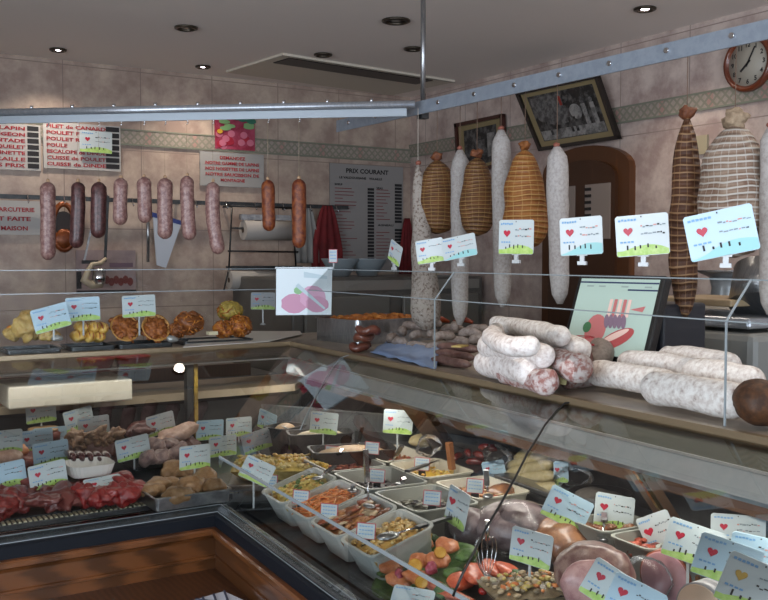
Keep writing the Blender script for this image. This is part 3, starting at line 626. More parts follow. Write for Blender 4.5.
# ================================================================ SALMON PLATTERS
lettuce=mat('lettuce','#4a6a2c','#2c4a1c',40,.5,bump=.6); salm=mat('salmon','#a9562f','#cf8a5e',60,.35,lo=.3,hi=.7); salmr=mat('smoked_salmon','#b34a30','#cf6a48',75,.3); lemon=mat('lemon','#b8862c','#c9a04c',40,.4); tomato=mat('tomato','#a3201c',rough=.25); rosem=mat('rose_garnish','#c05a5a','#d98a80',40,.4)
def deckz(x): return .795+(x-.13)*.321 if x<.295 else .848
def at0(px,py,z):
    q=atZ(px,py,z)
    for k in range(12): q=atZ(px,py,deckz(max(.1,toL(q).x))+z-.848)
    return q
t=thing('salmon_platter','oval platter of salmon medallions with lemon and lettuce','platter',at0(425,570,.866)); t.rotation_euler=(0,-TH,RZ)
MB().lathe([(.09,-.012),(.118,-.004),(.122,0),(.112,0),(.08,-.008)],32,sy=.8).build('dish',lettuce,t)
def medal(px,py,z,m=salm,r=.026,lb='',grp='salmon medallions on the platter',tilt=.5):
    p=at0(px,py,z); R=Matrix.Rotation(random.uniform(-.5,.5),3,'Z')@Matrix.Rotation(tilt,3,'X')
    o=MB().blob((0,0,0),(r*1.1,r*.85,r*.36),0,3,.3,45,R).build('salmon_medallion',m,None,p); tag(o,lb,'salmon',grp)
for px,py,lb in [(392,567,'leftmost salmon medallion on the platter'),(404,553,'salmon medallion behind the leftmost one'),(422,543,'rearmost left salmon medallion on the platter'),(421,560,'salmon medallion in the middle behind the lemon'),(437,560,'salmon medallion just left of the black glass gasket'),(447,545,'rearmost salmon medallion beside the black glass gasket'),(400,580,'front left salmon medallion on the platter'),(416,576,'salmon medallion beside the pink garnish')]:
    medal(px,py,.892,lb=lb)
def leafy(px,py,z,r,lb,m=lettuce,cat='lettuce'):
    o=MB().blob((0,0,0),(r,r,r*.6),0,3,.7,45).build('lettuce_leaf',m,None,at0(px,py,z)); tag(o,lb,cat,'lettuce leaves around the salmon')
for px,py,r,lb in [(428,537,.018,'lettuce tuft behind the salmon medallions'),(466,556,.020,'lettuce tuft right of the black glass gasket'),(452,574,.02,'lettuce leaf between salmon medallions and smoked salmon'),(383,573,.012,'small green leaf at the left tip of the salmon platter'),(491,584,.022,'bright lettuce heart between the two cherry tomatoes'),(517,577,.018,'lettuce tuft behind the pale rice salad'),(446,592,.02,'pale green leaf in front of the smoked salmon')]: leafy(px,py,.882,r,lb)
def lem(px,py,lb,r=.013):
    t=MB(); t.cyl((0,0,0),(0,0,.004),r,20); t.cyl((0,0,.004),(0,0,.0045),r*.85,20,1); o=t.build('lemon_slice',[mat('lemon_rind','#b0741c',rough=.5),lemon],None,at0(px,py,.905)); o.rotation_euler=(.8,-.3,0); tag(o,lb,'lemon slice','lemon slices on the salmon')
lem(440,553,'lemon slice on the rear salmon medallions'); lem(421,583,'front lemon slice among the salmon'); lem(415,566,'middle lemon slice among the salmon',.015)
for px,py,lb in [(400,577,'pink rose garnish at the left of the platter'),(432,568,'pink garnish near the black glass gasket')]:
    tag(MB().blob((0,0,0),(.013,.012,.012),0,3,.6,70).build('rose_garnish',mat('pink_garnish','#8c3040','#a85060',60,.4),None,at0(px,py,.895)),lb,'garnish')
# smoked salmon fan
for i,(px,py) in enumerate([(462,580),(476,574),(493,568),(508,570),(440,588),(455,597)]):
    R=Matrix.Rotation(.4+.3*i,3,'Z')@Matrix.Rotation(.35,3,'X'); tag(MB().blob((0,0,0),(.045,.026,.011),0,3,.25,25,R).build('smoked_salmon_slice',salmr,None,at0(px,py,.873)),['smoked salmon slice just right of the glass gasket','smoked salmon slice under the whisk','orange salmon slice behind the whisk','rearmost orange salmon slice right of the whisk','smoked salmon slice under the glass gasket foot','frontmost smoked salmon slice at the bottom edge'][i],'salmon','smoked salmon slices')
for px,py,lb in [(483,591,'cherry tomato left of the lettuce heart'),(524,583,'cherry tomato beside the white card stem')]:
    tag(MB().blob((0,0,0),(.009,.009,.008),0,2,0).build('cherry_tomato',tomato,None,at0(px,py,.885)),lb,'tomato')
heap('rice_salad','pale rice salad with shrimps at the bottom edge of view','salad',at0(530,603,.854),-.3,.17,.12,.035,[Mm('rice_base','#6e5f48','#857458'),pasta,carrot,palem,Mm('rice','#c9bfa3','#b3a685')],n=120,size=.008,seed=55)
# whisk resting on the salmon
pw=at0(487,578,.875); t=thing('wire_whisk','thin wire whisk standing over the smoked salmon','whisk',pw)
for i in range(7):
    a=PI*i/7; pts=[Vector((math.sin(u)*.024*math.cos(a),math.sin(u)*.024*math.sin(a),.0+.075*(1-math.cos(u))*.5+.02*math.sin(u))) for u in [PI*k/10 for k in range(11)]]
    MB().tube([Vector((p.x,p.y,.09-p.z)) if 0 else p for p in pts],.0008,5,cap=False).build('wire',chrome,t)
MB().cyl((0,0,.075),(0,0,.115),.005,10).build('grip',chrome,t)
# acrylic splash tray in front of the platter
a=atL(372,538,.05); 
t=thing('acrylic_screen','low clear acrylic screen with bright rim in front of the salmon platter','screen',(0,0,0))
pp=[L(.055,-.67,.955),L(.055,-1.4,.955)]
MB().poly([L(.05,-.69,.852),L(.05,-1.3,.852),L(.05,-1.3,.955),L(.05,-.69,.955)],0).build('pane',acry,t); MB().tube([L(.05,-.69,.955),L(.05,-1.3,.955)],.002,6).build('rim',edgeg,t)
MB().poly([L(.05,-.69,.852),L(.16,-.69,.852),L(.16,-.69,.955),L(.05,-.69,.955)],0).build('side_pane',acry,t)
# ================================================================ HAMS AND TUBS, RIGHT SIDE
ham_g=mat('wrapped_ham_grey','#4c3a3c','#786a6a',30,.4,lo=.35,hi=.6); ham_b=mat('smoked_ham_brown','#6b4630','#8b6040',36,.35,coat=.3); ham_p=mat('cut_ham_pink','#94686a','#b08a86',48,.35,lo=.35,hi=.6); ham_f=mat('ham_fat','#846a60','#5c3836',42,.35,lo=.4,hi=.6)
def atD(px,py,z,xm=.73):
    q=atZ(px,py,z); return q if toL(q).x<=xm else atL(px,py,xm)
def on_deck(px,py,r): 
    return atZ(px,py,.85+r)
def ham(px,py,r,m,lb,rz=0,zc=None,nz=.2,name='ham',cat='ham',extra=None):
    p=atZ(px,py,.852+r[2]*.9 if zc is None else zc); t=thing(name,lb,cat,p,rz)
    MB().blob((0,0,0),r,0,4,nz,11).build('meat',m,t); return t
t=ham(516,528,(.072,.092,.058),ham_g,'large grey-purple ham wrapped in clear film behind the white-stemmed card',.3,nz=.18); MB().blob((0,0,0),(.075,.095,.061),0,4,.25,13,seed=3).build('film_wrap',film,t)
t=ham(472,528,(.05,.06,.045),ham_g,'smaller grey wrapped ham left of the large wrapped one',.1); MB().blob((0,0,0),(.052,.062,.047),0,3,.3,16,seed=5).build('film_wrap',film,t)
ham(503,500,(.045,.045,.04),ham_b,'brown ham behind the large wrapped ham and the mushroom tub',.2)
ham(570,542,(.085,.075,.05),ham_b,'flat brown ham between the wrapped ham and the cut ham',.2,zc=.895)
t=ham(590,572,(.060,.070,.050),ham_f,'cut pink ham with marbled face leaning right of the white-stemmed card',.5,zc=.925,nz=.3)
MB().blob((-.050,-.02,-.005),(.026,.055,.047),0,4,.15,16,Matrix.Rotation(.5,3,'Z')).build('cut_face',ham_p,t)
mort=mat('sausage_cut_pink','#a3767e','#b5898e',20,.4); skin=mat('brown_sausage_skin','#6d2f1c','#8a4426',18,.3,coat=.4)
def logsaus(px,py,z,r,l,az,ms,mc,lb,name='cooked_sausage',sq=1):
    p=atZ(px,py,z); t=thing(name,lb,'sausage',p,az)
    MB().tube([(k*l/10,0,0) for k in range(0,9)]+[(l*.88,0,0),(l*.96,0,0),(l,0,0)],[r]*9+[r*.92,r*.7,r*.25],28,nz=.05,nf=14).build('skin',ms,t)
    MB().lathe([(r*.97,0),(r*.9,.003),(0.001,.004)],28,M=Matrix.Translation((0.001,0,0))@Matrix.Rotation(-PI/2,4,'Y')).build('cut_face',mc,t); return t
logsaus(664,577,.905,.05,.16,math.radians(15),skin,mort,'thick cooked sausage with pink cut face under a plastic film')
MB_=MB().blob((0,0,0),(.05,.02,.045),0,3,.5,20); tag(MB_.build('plastic_film',film,None,atZ(640,585,.90),-.6),'loose clear plastic film over the cut sausage','film')
stripem=mat('striped_casing','#6f6d70','#8d8b8c',14,.4,kind='wave',stretch=(1,.05,.05),lo=.4,hi=.6)
logsaus(700,612,.915,.048,.17,math.radians(5),stripem,mat('pale_cut','#b59a84',rough=.5),'striped grey-cased sausage at the bottom edge among the price cards')
for (px,py,lx,ly,lb,fl,fc) in [(612,520,.15,.12,'white tub of dark terrine behind the steel handle','dark brown terrine chunks inside the white tub',[mushd,ham_b]),(652,537,.13,.12,'white tub of red cured meat behind the cooked sausage','red cured meat bits inside the white tub',[darkr,cbits]),(715,545,.13,.12,'white tub behind the large overlapping cards','fried golden bits in the tub under the overlapping cards',[mush,chez,carrot])]:
    q=toL(atZ(px,py,.95)); q.x=min(q.x,.60); tub(q.x,q.y,lx,ly,lb,h=.10,m=tubg,group='white tubs behind the hams'); salad(q.x,q.y,lx,ly,fl,fc,h=.075,n=40,size=.012,seed=px)
q=toL(atD(600,494,.95,.725)); 
t=thing('round_dish','dark round dish wrapped in film at the back of the right case','dish',L(q.x,q.y,q.z-.045)); MB().lathe([(.05,0),(.075,.05),(.07,.05),(.045,.006)],28).build('bowl',black,t); MB().blob((0,0,.035),(.06,.06,.02),0,3,.2,20).build('food',mat('grey_pate','#55504c','#68625c',30,.5),t)
spoon(atZ(603,538,.93),atL(605,500,.62),'flat steel handle standing up in front of the white tub price card',steel)
# white sausages on a tray
wh=mat('white_boudin','#b8ab86','#a39468',30,.3,coat=.4)
q=L(.728,toL(atL(535,490,.70)).y,.9155); tag(MB().box((0,0,.008),(.13,.26,.012)).build('serving_tray',steel,None,q,RZ,bevel=.003),'steel tray under the pile of white sausages','tray')
wb=[((505,468),(560,452)),((500,480),(556,476)),((508,492),(562,488)),((515,458),(556,446)),((530,500),(566,498)),((506,474),(552,464))]
for i,((x1,y1),(x2,y2)) in enumerate(wb):
    xx=(.74,.715,.69,.75,.70,.72)[i]; a=atL(x1,y1,xx); b=atL(x2,y2,xx); o=a.lerp(b,.5); a-=o;b-=o; side=Vector((-(b-a).y,(b-a).x,0)).normalized()*.014
    pts=[a.lerp(b,u)+side*math.sin(u*PI) for u in [k/10 for k in range(11)]]
    tag(MB().tube(pts,[.006,.014,.017]+[.018]*5+[.017,.014,.006],14,nz=.1).build('white_sausage',wh,None,o),['white sausage, second from the back of the pile','white sausage in the middle left of the pile','white sausage in the front half of the pile','rearmost white sausage of the pile','frontmost white sausage near the small label','white sausage lying on top of the pile'][i],'sausage','white sausages on the steel tray')
tag(MB().blob((0,0,0),(.05,.04,.03),0,3,.5,25).build('plastic_film',film,None,atL(572,478,.71)),'crumpled clear plastic film at the right end of the white sausages','film')
tag(MB().blob((0,0,0),(.04,.04,.035),0,3,.5,25).build('plastic_film',film,None,atL(497,456,.72)),'crumpled clear film at the left of the white sausages','film')
# small cheese and red sausages, wooden handled knife at the back
q=atL(425,440,.71); t=thing('cheese_wedge','pale cream cheese wedge with white paper at the back of the right case','cheese',q,.4); MB().blob((0,0,0),(.07,.04,.02),0,3,.15,18).build('wedge',mat('pale_cheese','#b5a57c','#a39265',20,.5),t)
tag(MB().blob((0,0,0),(.035,.03,.028),0,3,.4,30).build('paper_wad',film,None,atL(428,446,.60)),'crumpled translucent wrapping by the dark bracket','wrapping')
for i,(px,py) in enumerate([(460,458),(470,454),(480,456),(488,449),(476,463)]):
    a=atL(px,py,.72); tag(MB().tube([Vector((-.03,0,0)),Vector((-.02,.004,.004)),Vector((0,.006,.006)),Vector((.02,.003,.003)),Vector((.03,0,0))],[.003,.010,.011,.010,.003],12).build('red_sausage',mat('red_sausage_skin','#7a2420','#5a1815',30,.2,coat=.6),None,a,.4+i*.5),['leftmost small red sausage behind the wooden-handled knife','small red sausage second from the knife','middle small red sausage under the shelf bracket','rightmost small red sausage near the clear film','frontmost small red sausage of the heap'][i],'sausage','small red sausages at the back')
t=thing('carving_knife','wooden-handled knife standing at the rear edge of the tubs','knife',atL(452,462,.62))
MB().bar((0,0,-.02),(-.01,.0,.055),.018,.014).build('handle',mat('knife_wood','#7a4a28','#8d5a34',20,.4),t); MB().bar((0,0,-.06),(0,0,-.02),.02,.003).build('blade',chrome,t)
# ================================================================ LEFT CASE
beef=mat('raw_beef','#4c1214','#74211f',66,.35,lo=.35,hi=.6,c3='#8e4a40',bump=.5,coat=.15); liver=mat('liver_brown','#54262400'[:7],'#6e3530',14,.3,lo=.35,hi=.65,bump=.3,coat=.4)
def pile(spots,name,m,r,lbs,cat,grp,nz=.6,nf=34,z=.875,Yd=None):
    for i,(px,py) in enumerate(spots):
        p=atY(px,py,Yd[i]) if Yd else atZ(px,py,z); R=Matrix.Rotation(random.uniform(-.6,.6),3,'Z')@Matrix.Rotation(random.uniform(-.2,.4),3,'X')
        tag(MB().blob((0,0,0),r,0,4,nz,nf,R).build(name,m,None,p),lbs[i],cat,grp)
pile([(5,488),(12,500),(-4,505),(25,489)],'beef_piece',beef,(.055,.05,.026),['red beef piece under the left edge card, rear','red beef piece at the left edge of view, right one','red beef piece cut by the left edge of view','small red beef piece left of the liver'],'meat','raw beef at the far left',z=.885)
pile([(42,500),(62,497),(52,490),(36,490),(70,492)],'liver_slice',liver,(.06,.05,.018),['left front liver slice','right front liver slice','liver slice directly behind the vivid green card foot','rear left liver slice','rear right liver slice by the beef'],'meat','brown liver slices',z=.882)
pile([(85,494),(102,496),(121,493),(92,484),(118,483),(106,488),(128,488)],'beef_chunk',mat('bright_beef','#6a1416','#8a2422',60,.35,lo=.35,hi=.6,c3='#a86050',bump=.5,coat=.2),(.042,.04,.026),['bright red beef chunk, front left','bright red beef chunk, front middle','bright red beef chunk, front right','bright red beef chunk, rear left under the flat card','bright red beef chunk, rear right','bright red beef chunk in the middle of the heap','bright red beef chunk touching the trotters tray'],'meat','bright red beef chunks',z=.885)
# trotters tray
def steeltray(px,py,lx,ly,h,lb,m=steel,z=.849,rz=0,name='meat_tray'):
    p=atZ(px,py,z+h); o=tub_mesh(lx,ly,h,taper=.006,r=.01).build(name,m,None,Vector((p.x,p.y,z)),rz); tag(o,lb,'tray'); return p
p=steeltray(181,486,.215,.20,.035,'steel tray of pale trotters at the front of the left case')
trot=mat('trotter_skin','#7d5a38','#a3825e',48,.45,lo=.3,hi=.7,coat=.1)
for i,(px,py,r) in enumerate([(165,482,(.05,.035,.028)),(180,470,(.045,.05,.04)),(195,484,(.05,.035,.034)),(205,477,(.04,.035,.034)),(152,487,(.03,.03,.02)),(213,486,(.03,.03,.024)),(178,492,(.05,.025,.02))]):
    R=Matrix.Rotation(.5*i,3,'Z'); tag(MB().blob((0,0,0),r,0,4,.45,20,R).build('pork_trotter',trot,None,atZ(px,py+3,.880)),['pale trotter, second from the left in the steel tray','tall pale trotter piece right below the upright card','pale trotter with a dark hollow, centre right of the tray','rear right pale trotter','leftmost small trotter piece in the steel tray','rightmost small trotter piece in the steel tray','flat front trotter piece in the steel tray'][i],'meat','trotters in the steel tray')
# black tray with offal and ribs
p=steeltray(155,449,.20,.20,.04,'black tray of rolled offal behind the trotters',black,z=.86)
offal=mat('offal_grey_pink','#6d5552','#9a8078',60,.35,lo=.35,hi=.65,bump=.5); ribs=mat('rib_pink','#a3806f','#bf9f8c',48,.4,lo=.35,hi=.65,bump=.3); darkm=mat('dark_meat','#4a2a28','#63403a',42,.4)
for i,(px,py) in enumerate([(148,458),(160,457),(172,455),(180,450),(157,447),(168,446)]):
    tag(MB().blob((0,0,0),(.026,.03,.024),0,3,.45,40,Matrix.Rotation(i,3,'Z')).build('offal_roll',offal,None,atY(px,py,2.70+.02*i)),['front left offal roll in the black tray','front middle offal roll in the black tray','front right offal roll in the black tray','rightmost offal roll in the black tray','rear left offal roll','rear right offal roll'][i],'meat','offal rolls in the black tray')
tag(MB().blob((0,0,0),(.085,.04,.028),0,4,.35,22,Matrix.Rotation(-.35,3,'Y')).build('pork_ribs',ribs,None,atY(173,437,2.88)),'pale pink slab of ribs lying across the black tray','meat')
tag(MB().blob((0,0,0),(.05,.04,.03),0,4,.4,22).build('dark_meat_piece',darkm,None,atY(142,431,2.95)),'dark meat piece at the rear of the black tray','meat')
tag(MB().blob((0,0,0),(.05,.05,.04),0,4,.4,22).build('dark_meat_piece',darkm,None,atY(183,447,2.88)),'dark meat mass under the ribs by the shelf post','meat')
# mushrooms-like brown strips
bm_=mat('brown_strips','#6b4a35','#9a7a5c',78,.4,lo=.35,hi=.65,bump=.4)
for i,(px,py) in enumerate([(80,447),(92,445),(104,442),(86,437),(98,435),(112,436),(75,438)]):
    tag(MB().blob((0,0,0),(.032,.024,.016),0,4,.9,55,Matrix.Rotation(i*.7,3,'Z')@Matrix.Rotation(.4,3,'Y')).build('brown_mushroom',bm_,None,atY(px,py,2.85)),['front left brown mushroom in the pile','front middle brown mushroom','front right brown mushroom','rear left brown mushroom below the paired cards','rear middle brown mushroom','rightmost brown mushroom of the pile','leftmost brown mushroom of the pile'][i],'mushroom','brown mushrooms in the left case')
tag(MB().blob((0,0,0),(.09,.06,.05),0,4,.3,22).build('meat_mound',darkm,None,atY(92,452,2.88)),'dark meat mound under the brown mushrooms','meat')
for i in range(5):
    p=atY(70+i*8.5,457,2.72); tag(MB().tube([p*0+Vector((0,-.05,0)),Vector((0,-.03,.006)),Vector((0,.0,.008)),Vector((0,.05,.004))],[.004,.012,.013,.006],12).build('blood_sausage',mat('dark_sausage_skin','#3a1618','#52201f',26,.25,coat=.5),None,p),['leftmost dark sausage in the fluted tray','second dark sausage from the left in the fluted tray','middle dark sausage in the fluted tray','fourth dark sausage in the fluted tray','rightmost dark sausage in the fluted tray'][i],'sausage','dark sausages in the fluted tray')
p=atY(89,467,2.62); mb=MB(); n=48; ring0=[];ring1=[]
for i in range(n):
    a=2*PI*i/n; k=1+.025*(i%2); ring0.append((.052*k*math.copysign(abs(math.cos(a))**.5,math.cos(a)),.05*k*math.copysign(abs(math.sin(a))**.5,math.sin(a)),-.018)); ring1.append((.062*k*math.copysign(abs(math.cos(a))**.5,math.cos(a)),.06*k*math.copysign(abs(math.sin(a))**.5,math.sin(a)),.014))
mb.add(ring0+ring1,[(i,(i+1)%n,n+(i+1)%n,n+i) for i in range(n)]+[tuple(range(n-1,-1,-1))],0); tag(mb.build('fluted_tray',wplastic,None,p),'white fluted plastic tray under the dark sausages','tray')
t=thing('meat_jar','low jar of red meat below the cutting board card','jar',atY(44,432,3.0)); MB().lathe([(.05,-.03),(.052,.0),(.045,.006)],24).build('jar_body',darkr,t); MB().lathe([(.047,.006),(.047,.012),(.04,.014)],24).build('lid',mat('tan_lid','#a5825c',rough=.5),t)
for i,(px,py,m,lb) in enumerate([(8,458,ribs,'pale pink meat piece at the left edge behind the card'),(24,462,darkr,'dark red meat piece between the blue cards'),(14,450,mat('orange_garnish','#b8683c','#c98a5c',30,.4),'orange-brown meat piece beneath the left edge card'),(30,459,beef,'red meat piece left of the front blue card')]):
    tag(MB().blob((0,0,0),(.04,.035,.022),0,3,.35,25).build('meat_piece',m,None,atY(px,py,2.78+.03*i)),lb,'meat')
# cutting board
a=atY(9,396,2.95); b=atY(130,391,2.95)
tag(MB().box((0,0,0),(.375,.22,.068)).build('cutting_board',mat('white_board','#dedace','#d4cfc0',5,.5),None,Vector(((a.x+b.x)/2+.012,3.095,1.0802)),0,bevel=.005),'thick off-white cutting board lying on the rear ledge','cutting board')
# ================================================================ LEFT SHELF FOODS
SH=1.2
def shelftray(px,w,d,lb,Y=3.17):
    p=atY(px,345,Y); o=tub_mesh(w,d,.014,taper=.004,r=.012).build('shelf_tray',dsteel,None,Vector((p.x,Y,SH+.0005)),0); tag(o,lb,'tray','dark trays on the left shelf'); return Vector((p.x,Y,SH+.006))
gold1=mat('pastry_golden','#c9983f','#d8b868',72,.5,bump=.4); cheesep=mat('melted_cheese','#c2a866','#a07c3c',70,.5,lo=.35,hi=.65,bump=.5); tartm=mat('tart_filling','#6e3414','#b06a2e',135,.5,lo=.35,hi=.65,bump=.8); crust=mat('tart_crust','#c4924e','#a87438',30,.6)
c=shelftray(30,.17,.15,'dark tray under the flower-topped pastry')
def cheesecake(px,py,Y,r,lb):
    p=atY(px,py,Y); t=thing('cheese_pastry',lb,'pastry',p); MB().blob((0,0,0),r,0,4,.4,50).build('crust',cheesep,t)
    MB().blob((0,0,r[2]*.92),(.018,.015,.008),0,2,.4,80).build('topping',mat('yellow_topping','#d4a520','#c2502c',60,.5),t)
cheesecake(28,327,3.16,(.045,.04,.045),'cheese-crusted pastry with a yellow and red topping, leftmost large one')
cheesecake(12,334,3.2,(.025,.03,.022),'cheese-crusted pastry partly hidden at the left end of the shelf')
cheesecake(48,334,3.14,(.03,.035,.025),'cheese-crusted pastry behind the tilted blue card')
c=shelftray(88,.15,.15,'dark tray under the striped puff pastries')
for i,(px,py) in enumerate([(78,336),(88,336),(98,336),(82,327),(92,327),(101,328)]):
    p=atY(px,py,3.15); t=thing('striped_pastry',['front left striped puff pastry','front middle striped puff pastry','front right striped puff pastry','top left striped puff pastry','top middle striped puff pastry','top right striped puff pastry'][i],'pastry',p,0,'striped puff pastries')
    MB().blob((0,0,0),(.022,.05,.021),0,3,.2,50).build('pastry',gold1,t)
    m=MB(); m.blob((-.006,-.003,.003),(.0025,.05,.0185),0,2,.05); m.blob((.006,-.003,.003),(.0025,.05,.0185),0,2,.05); m.build('ham_filling',mat('ham_filling_brown','#8a4328',rough=.5),t)
c=shelftray(140,.19,.15,'dark tray under the pair of round tarts')
for px,lb in ((125,'left round tart tilted up, with shredded golden filling'),(156,'right round tart tilted up, under the blue card edge')):
    p=atY(px,328,3.14); t=thing('round_tart',lb,'tart',p); t.rotation_euler=(math.radians(62),0,0)
    MB().lathe([(.036,-.022),(.047,.0),(.05,.004),(.046,.004),(.04,-.004),(.001,-.004)],32,nz=.06,nf=60).build('crust',crust,t); MB().blob((0,0,-.004),(.040,.040,.012),0,4,.8,80).build('filling',tartm,t)
c=shelftray(212,.26,.15,'dark tray under the fried shredded nests')
nest=[mat('fried_orange','#8a4516','#b8742a',60,.5,bump=.5),mat('fried_brown','#6b3a1c','#8a5226',60,.5),mat('fried_yellow','#b59a45','#8f7a34',60,.5)]
for px,py,r,lb,mm in [(189,323,.047,'left fried shredded nest behind the price card reflection',(0,1,0)),(178,330,.03,'smallest fried nest beside the right tart',(0,1,1)),(224,329,.036,'orange fried nest in front of the yellow-green one',(0,0,1)),(239,326,.044,'right orange fried nest at the end of the tray',(0,0,1)),(230,311,.042,'yellow-green fried nest on top at the back',(2,2,0))]:
    p=atY(px,py,3.13+(.06 if py<320 else 0)); mb=MB(); mb.blob((0,0,0),(r,r,r*.8),mm[1],3,.3,40)
    for k in range(70):
        v=Vector((random.gauss(0,1),random.gauss(0,1),random.gauss(0,1))).normalized(); q=Vector((v.x*r,v.y*r,v.z*r*.8)); u=v.orthogonal().normalized(); u=Matrix.Rotation(random.uniform(0,6),3,v)@u
        mb.tube([q*.95-u*.012,q*1.12,q*.97+u*.014],.0024,5,random.choice(mm))
    tag(mb.build('fried_nest',nest,None,p),lb,'fritter','fried shredded nests')
p=atY(212,333,3.1); tag(MB().box((0,0,0),(.032,.03,.012)).build('butter_pat',mat('pale_block','#c9bfa0',rough=.5),None,p),'small pale rectangular block between the fried nests','food block')
tag(MB().blob((0,0,0),(.02,.02,.011),0,2,.3,60).build('paper_doily',mat('grey_foil','#a7a9a6',rough=.25,metal=.4),None,atY(57,338,3.1)),'crumpled grey foil between the two left trays','foil')
tag(MB().blob((0,0,0),(.02,.02,.012),0,2,.4,60).build('paper_doily',MATS['grey_foil'],None,atY(172,339,3.08)),'crumpled grey foil right of the tarts','foil')
# white paper sheet at the shelf corner
a=atZ(183,346,SH+.004); b=atZ(262,336,SH+.004); c=atZ(298,333,SH+.004); d=atZ(252,328,SH+.004)
tag(MB().poly([atZ(183,347,SH+.008),atZ(270,341,SH+.008),atZ(302,334,SH+.008),atZ(300,331,SH+.008),atZ(250,331,SH+.008),atZ(190,338,SH+.008)],0,th=.002,d=(0,0,-1)).build('wrapping_paper',wplastic,None),'white sheet of wrapping paper on the shelf corner','paper')
# red bowls on worktop behind (seen under the left shelf)
# ================================================================ RIGHT SHELF FOODS
p=atL(362,318,.72)
p=Vector((1.815,2.955,SH))
t=tub_mesh(.36,.27,.085,taper=.004,r=.02,t=.003).build('steel_pan',steel,None,p+Vector((0,0,.0005)),.12); tag(t,'deep steel pan filled with orange nuggets at the shelf corner','pan')
heap('nuggets','orange fried nuggets heaped in the deep steel pan','nuggets',p+Vector((0,0,.001)),.12,.34,.25,.075,[mat('nugget_orange','#b8682a','#cf8a3c',40,.6),mat('nugget_dark','#a05820','#b8742e',40,.6)],n=150,size=.016,seed=77)
coil=mat('brown_coil_sausage','#5f2f22','#7a4230',78,.4,coat=.3); drys=mat('dry_sausage_mould','#84736d','#a89c94',60,.7,lo=.35,hi=.6,bump=.5,c3='#5f4640')
blueP=mat('blue_paper','#8fa6cf','#9fb4d8',10,.6)
def coilsaus(px,py,z,R0,r,m,lb,rz=0,grp=None,turn=5.2,name='coiled_sausage'):
    p=atZ(px,py,z); pts=[Vector((R0*math.cos(a),R0*math.sin(a)*.7,.004*math.sin(3*a))) for a in [i*turn/22 for i in range(23)]]
    o=MB().tube(pts,[r*.3,r*.8]+[r]*19+[r*.8,r*.3],12,nz=.12,nf=40).build(name,m,None,p,rz); tag(o,lb,'sausage',grp)
for i,(px,py,z) in enumerate([(362,347,1.215),(364,337,1.245),(368,330,1.27)]): coilsaus(px,py,z,.032,.013,coil,['bottom brown coiled sausage beside the steel pan','middle brown coiled sausage beside the steel pan','top brown coiled sausage beside the steel pan'][i],i,'brown coiled sausages')
rr=random.Random(3)
dsp=[(392,340,1.225),(402,333,1.24),(412,327,1.26),(420,337,1.235),(432,334,1.245),(444,338,1.24),(452,331,1.25),(458,342,1.225),(470,336,1.245),(400,345,1.215),(418,347,1.215),(438,350,1.213),(455,327,1.265),(478,331,1.255),(430,325,1.262),(482,342,1.232)]
dl=['first from the left, low beside the brown coils','rising left of the blue paper','topmost on the left side of the heap','just above the blue paper','in the middle of the heap','right of the glass joint, lower','right of the glass joint, upper','low in the centre by the yellow slice','towards the salami pile','lying on the blue paper at the left','lying on the blue paper in the middle','lying on the blue paper near the glass joint','topmost at the centre','topmost at the right beside the white salami','top at the back of the glass joint','rightmost, touching the white salami']
for i,(px,py,z) in enumerate(dsp):
    p=atZ(px,py,z); a=rr.uniform(0,PI); l=.042; b=rr.uniform(.004,.016)
    pts=[Vector((math.cos(a)*l*u,math.sin(a)*l*u,b*(1-u*u))) for u in [-1,-.8,-.4,0,.4,.8,1]]
    tag(MB().tube(pts,[.005,.013,.015,.014,.015,.013,.005],12,nz=.3,nf=60,seed=i).build('dry_sausage',drys,None,p),'small mouldy dry sausage, '+dl[i],'sausage','small dry sausages in the heap')
for i,(x1,y1,x2,y2,z) in enumerate([(435,352,474,358,1.222),(438,346,478,350,1.236),(432,359,470,365,1.214)]):
    a=atZ(x1,y1,z);b=atZ(x2,y2,z);o=(a+b)/2;a-=o;b-=o
    tag(MB().tube([a.lerp(b,k/8) for k in range(9)],[.005,.012,.014,.014,.014,.014,.014,.012,.005],12,nz=.2,nf=50).build('cured_sausage',mat('dark_speckled','#5a3a34','#7d6058',50,.5,lo=.35,hi=.65,bump=.3),None,o),['middle dark speckled sausage in front of the yellow slice','rear dark speckled sausage under the yellow slice','front dark speckled sausage at the shelf edge'][i],'sausage','dark speckled sausages')
for i,(px,py) in enumerate([(440,322),(425,320),(463,322),(410,322)]):
    tag(MB().tube([Vector((-.04,0,0)),Vector((0,0,.012)),Vector((.04,0,0))],[.006,.013,.006],12).build('red_dry_sausage',mat('chorizo_red','#7a2a18','#98401f',30,.4),None,atZ(px,py,1.262),i),['red sausage behind the right of the glass joint','red sausage behind the glass joint','red sausage behind the centre of the dry heap','red sausage at the back left of the dry heap'][i],'sausage','red sausages behind the dry heap')
tag(MB().box((0,0,0),(.05,.03,.004)).build('yellow_slice',mat('pale_yellow','#c2a960',rough=.5),None,atZ(460,346,1.256),.5),'thin yellow slice lying on the dark speckled sausages','slice')
# crumpled blue paper
mb=MB(); gx,gy=16,8; Q=[toL(atZ(*q,SH+.002)) for q in [(370,353),(436,370),(440,355),(395,343)]]
vs=[]
for j in range(gy+1):
    for i in range(gx+1):
        a=Q[0].lerp(Q[1],i/gx); b=Q[3].lerp(Q[2],i/gx); c=a.lerp(b,j/gy); vs.append(L(c.x,c.y,SH+.006+.02*j/gy+.010*noise.noise(Vector((i*.5,j*.6,2)))))
mb.add(vs,[(j*(gx+1)+i,j*(gx+1)+i+1,(j+1)*(gx+1)+i+1,(j+1)*(gx+1)+i) for j in range(gy) for i in range(gx)],0,True)
o=mb.build('blue_paper_sheet',blueP); s=o.modifiers.new('s','SOLIDIFY'); s.thickness=.0015; tag(o,'crumpled light blue paper under the small dry sausages','paper')
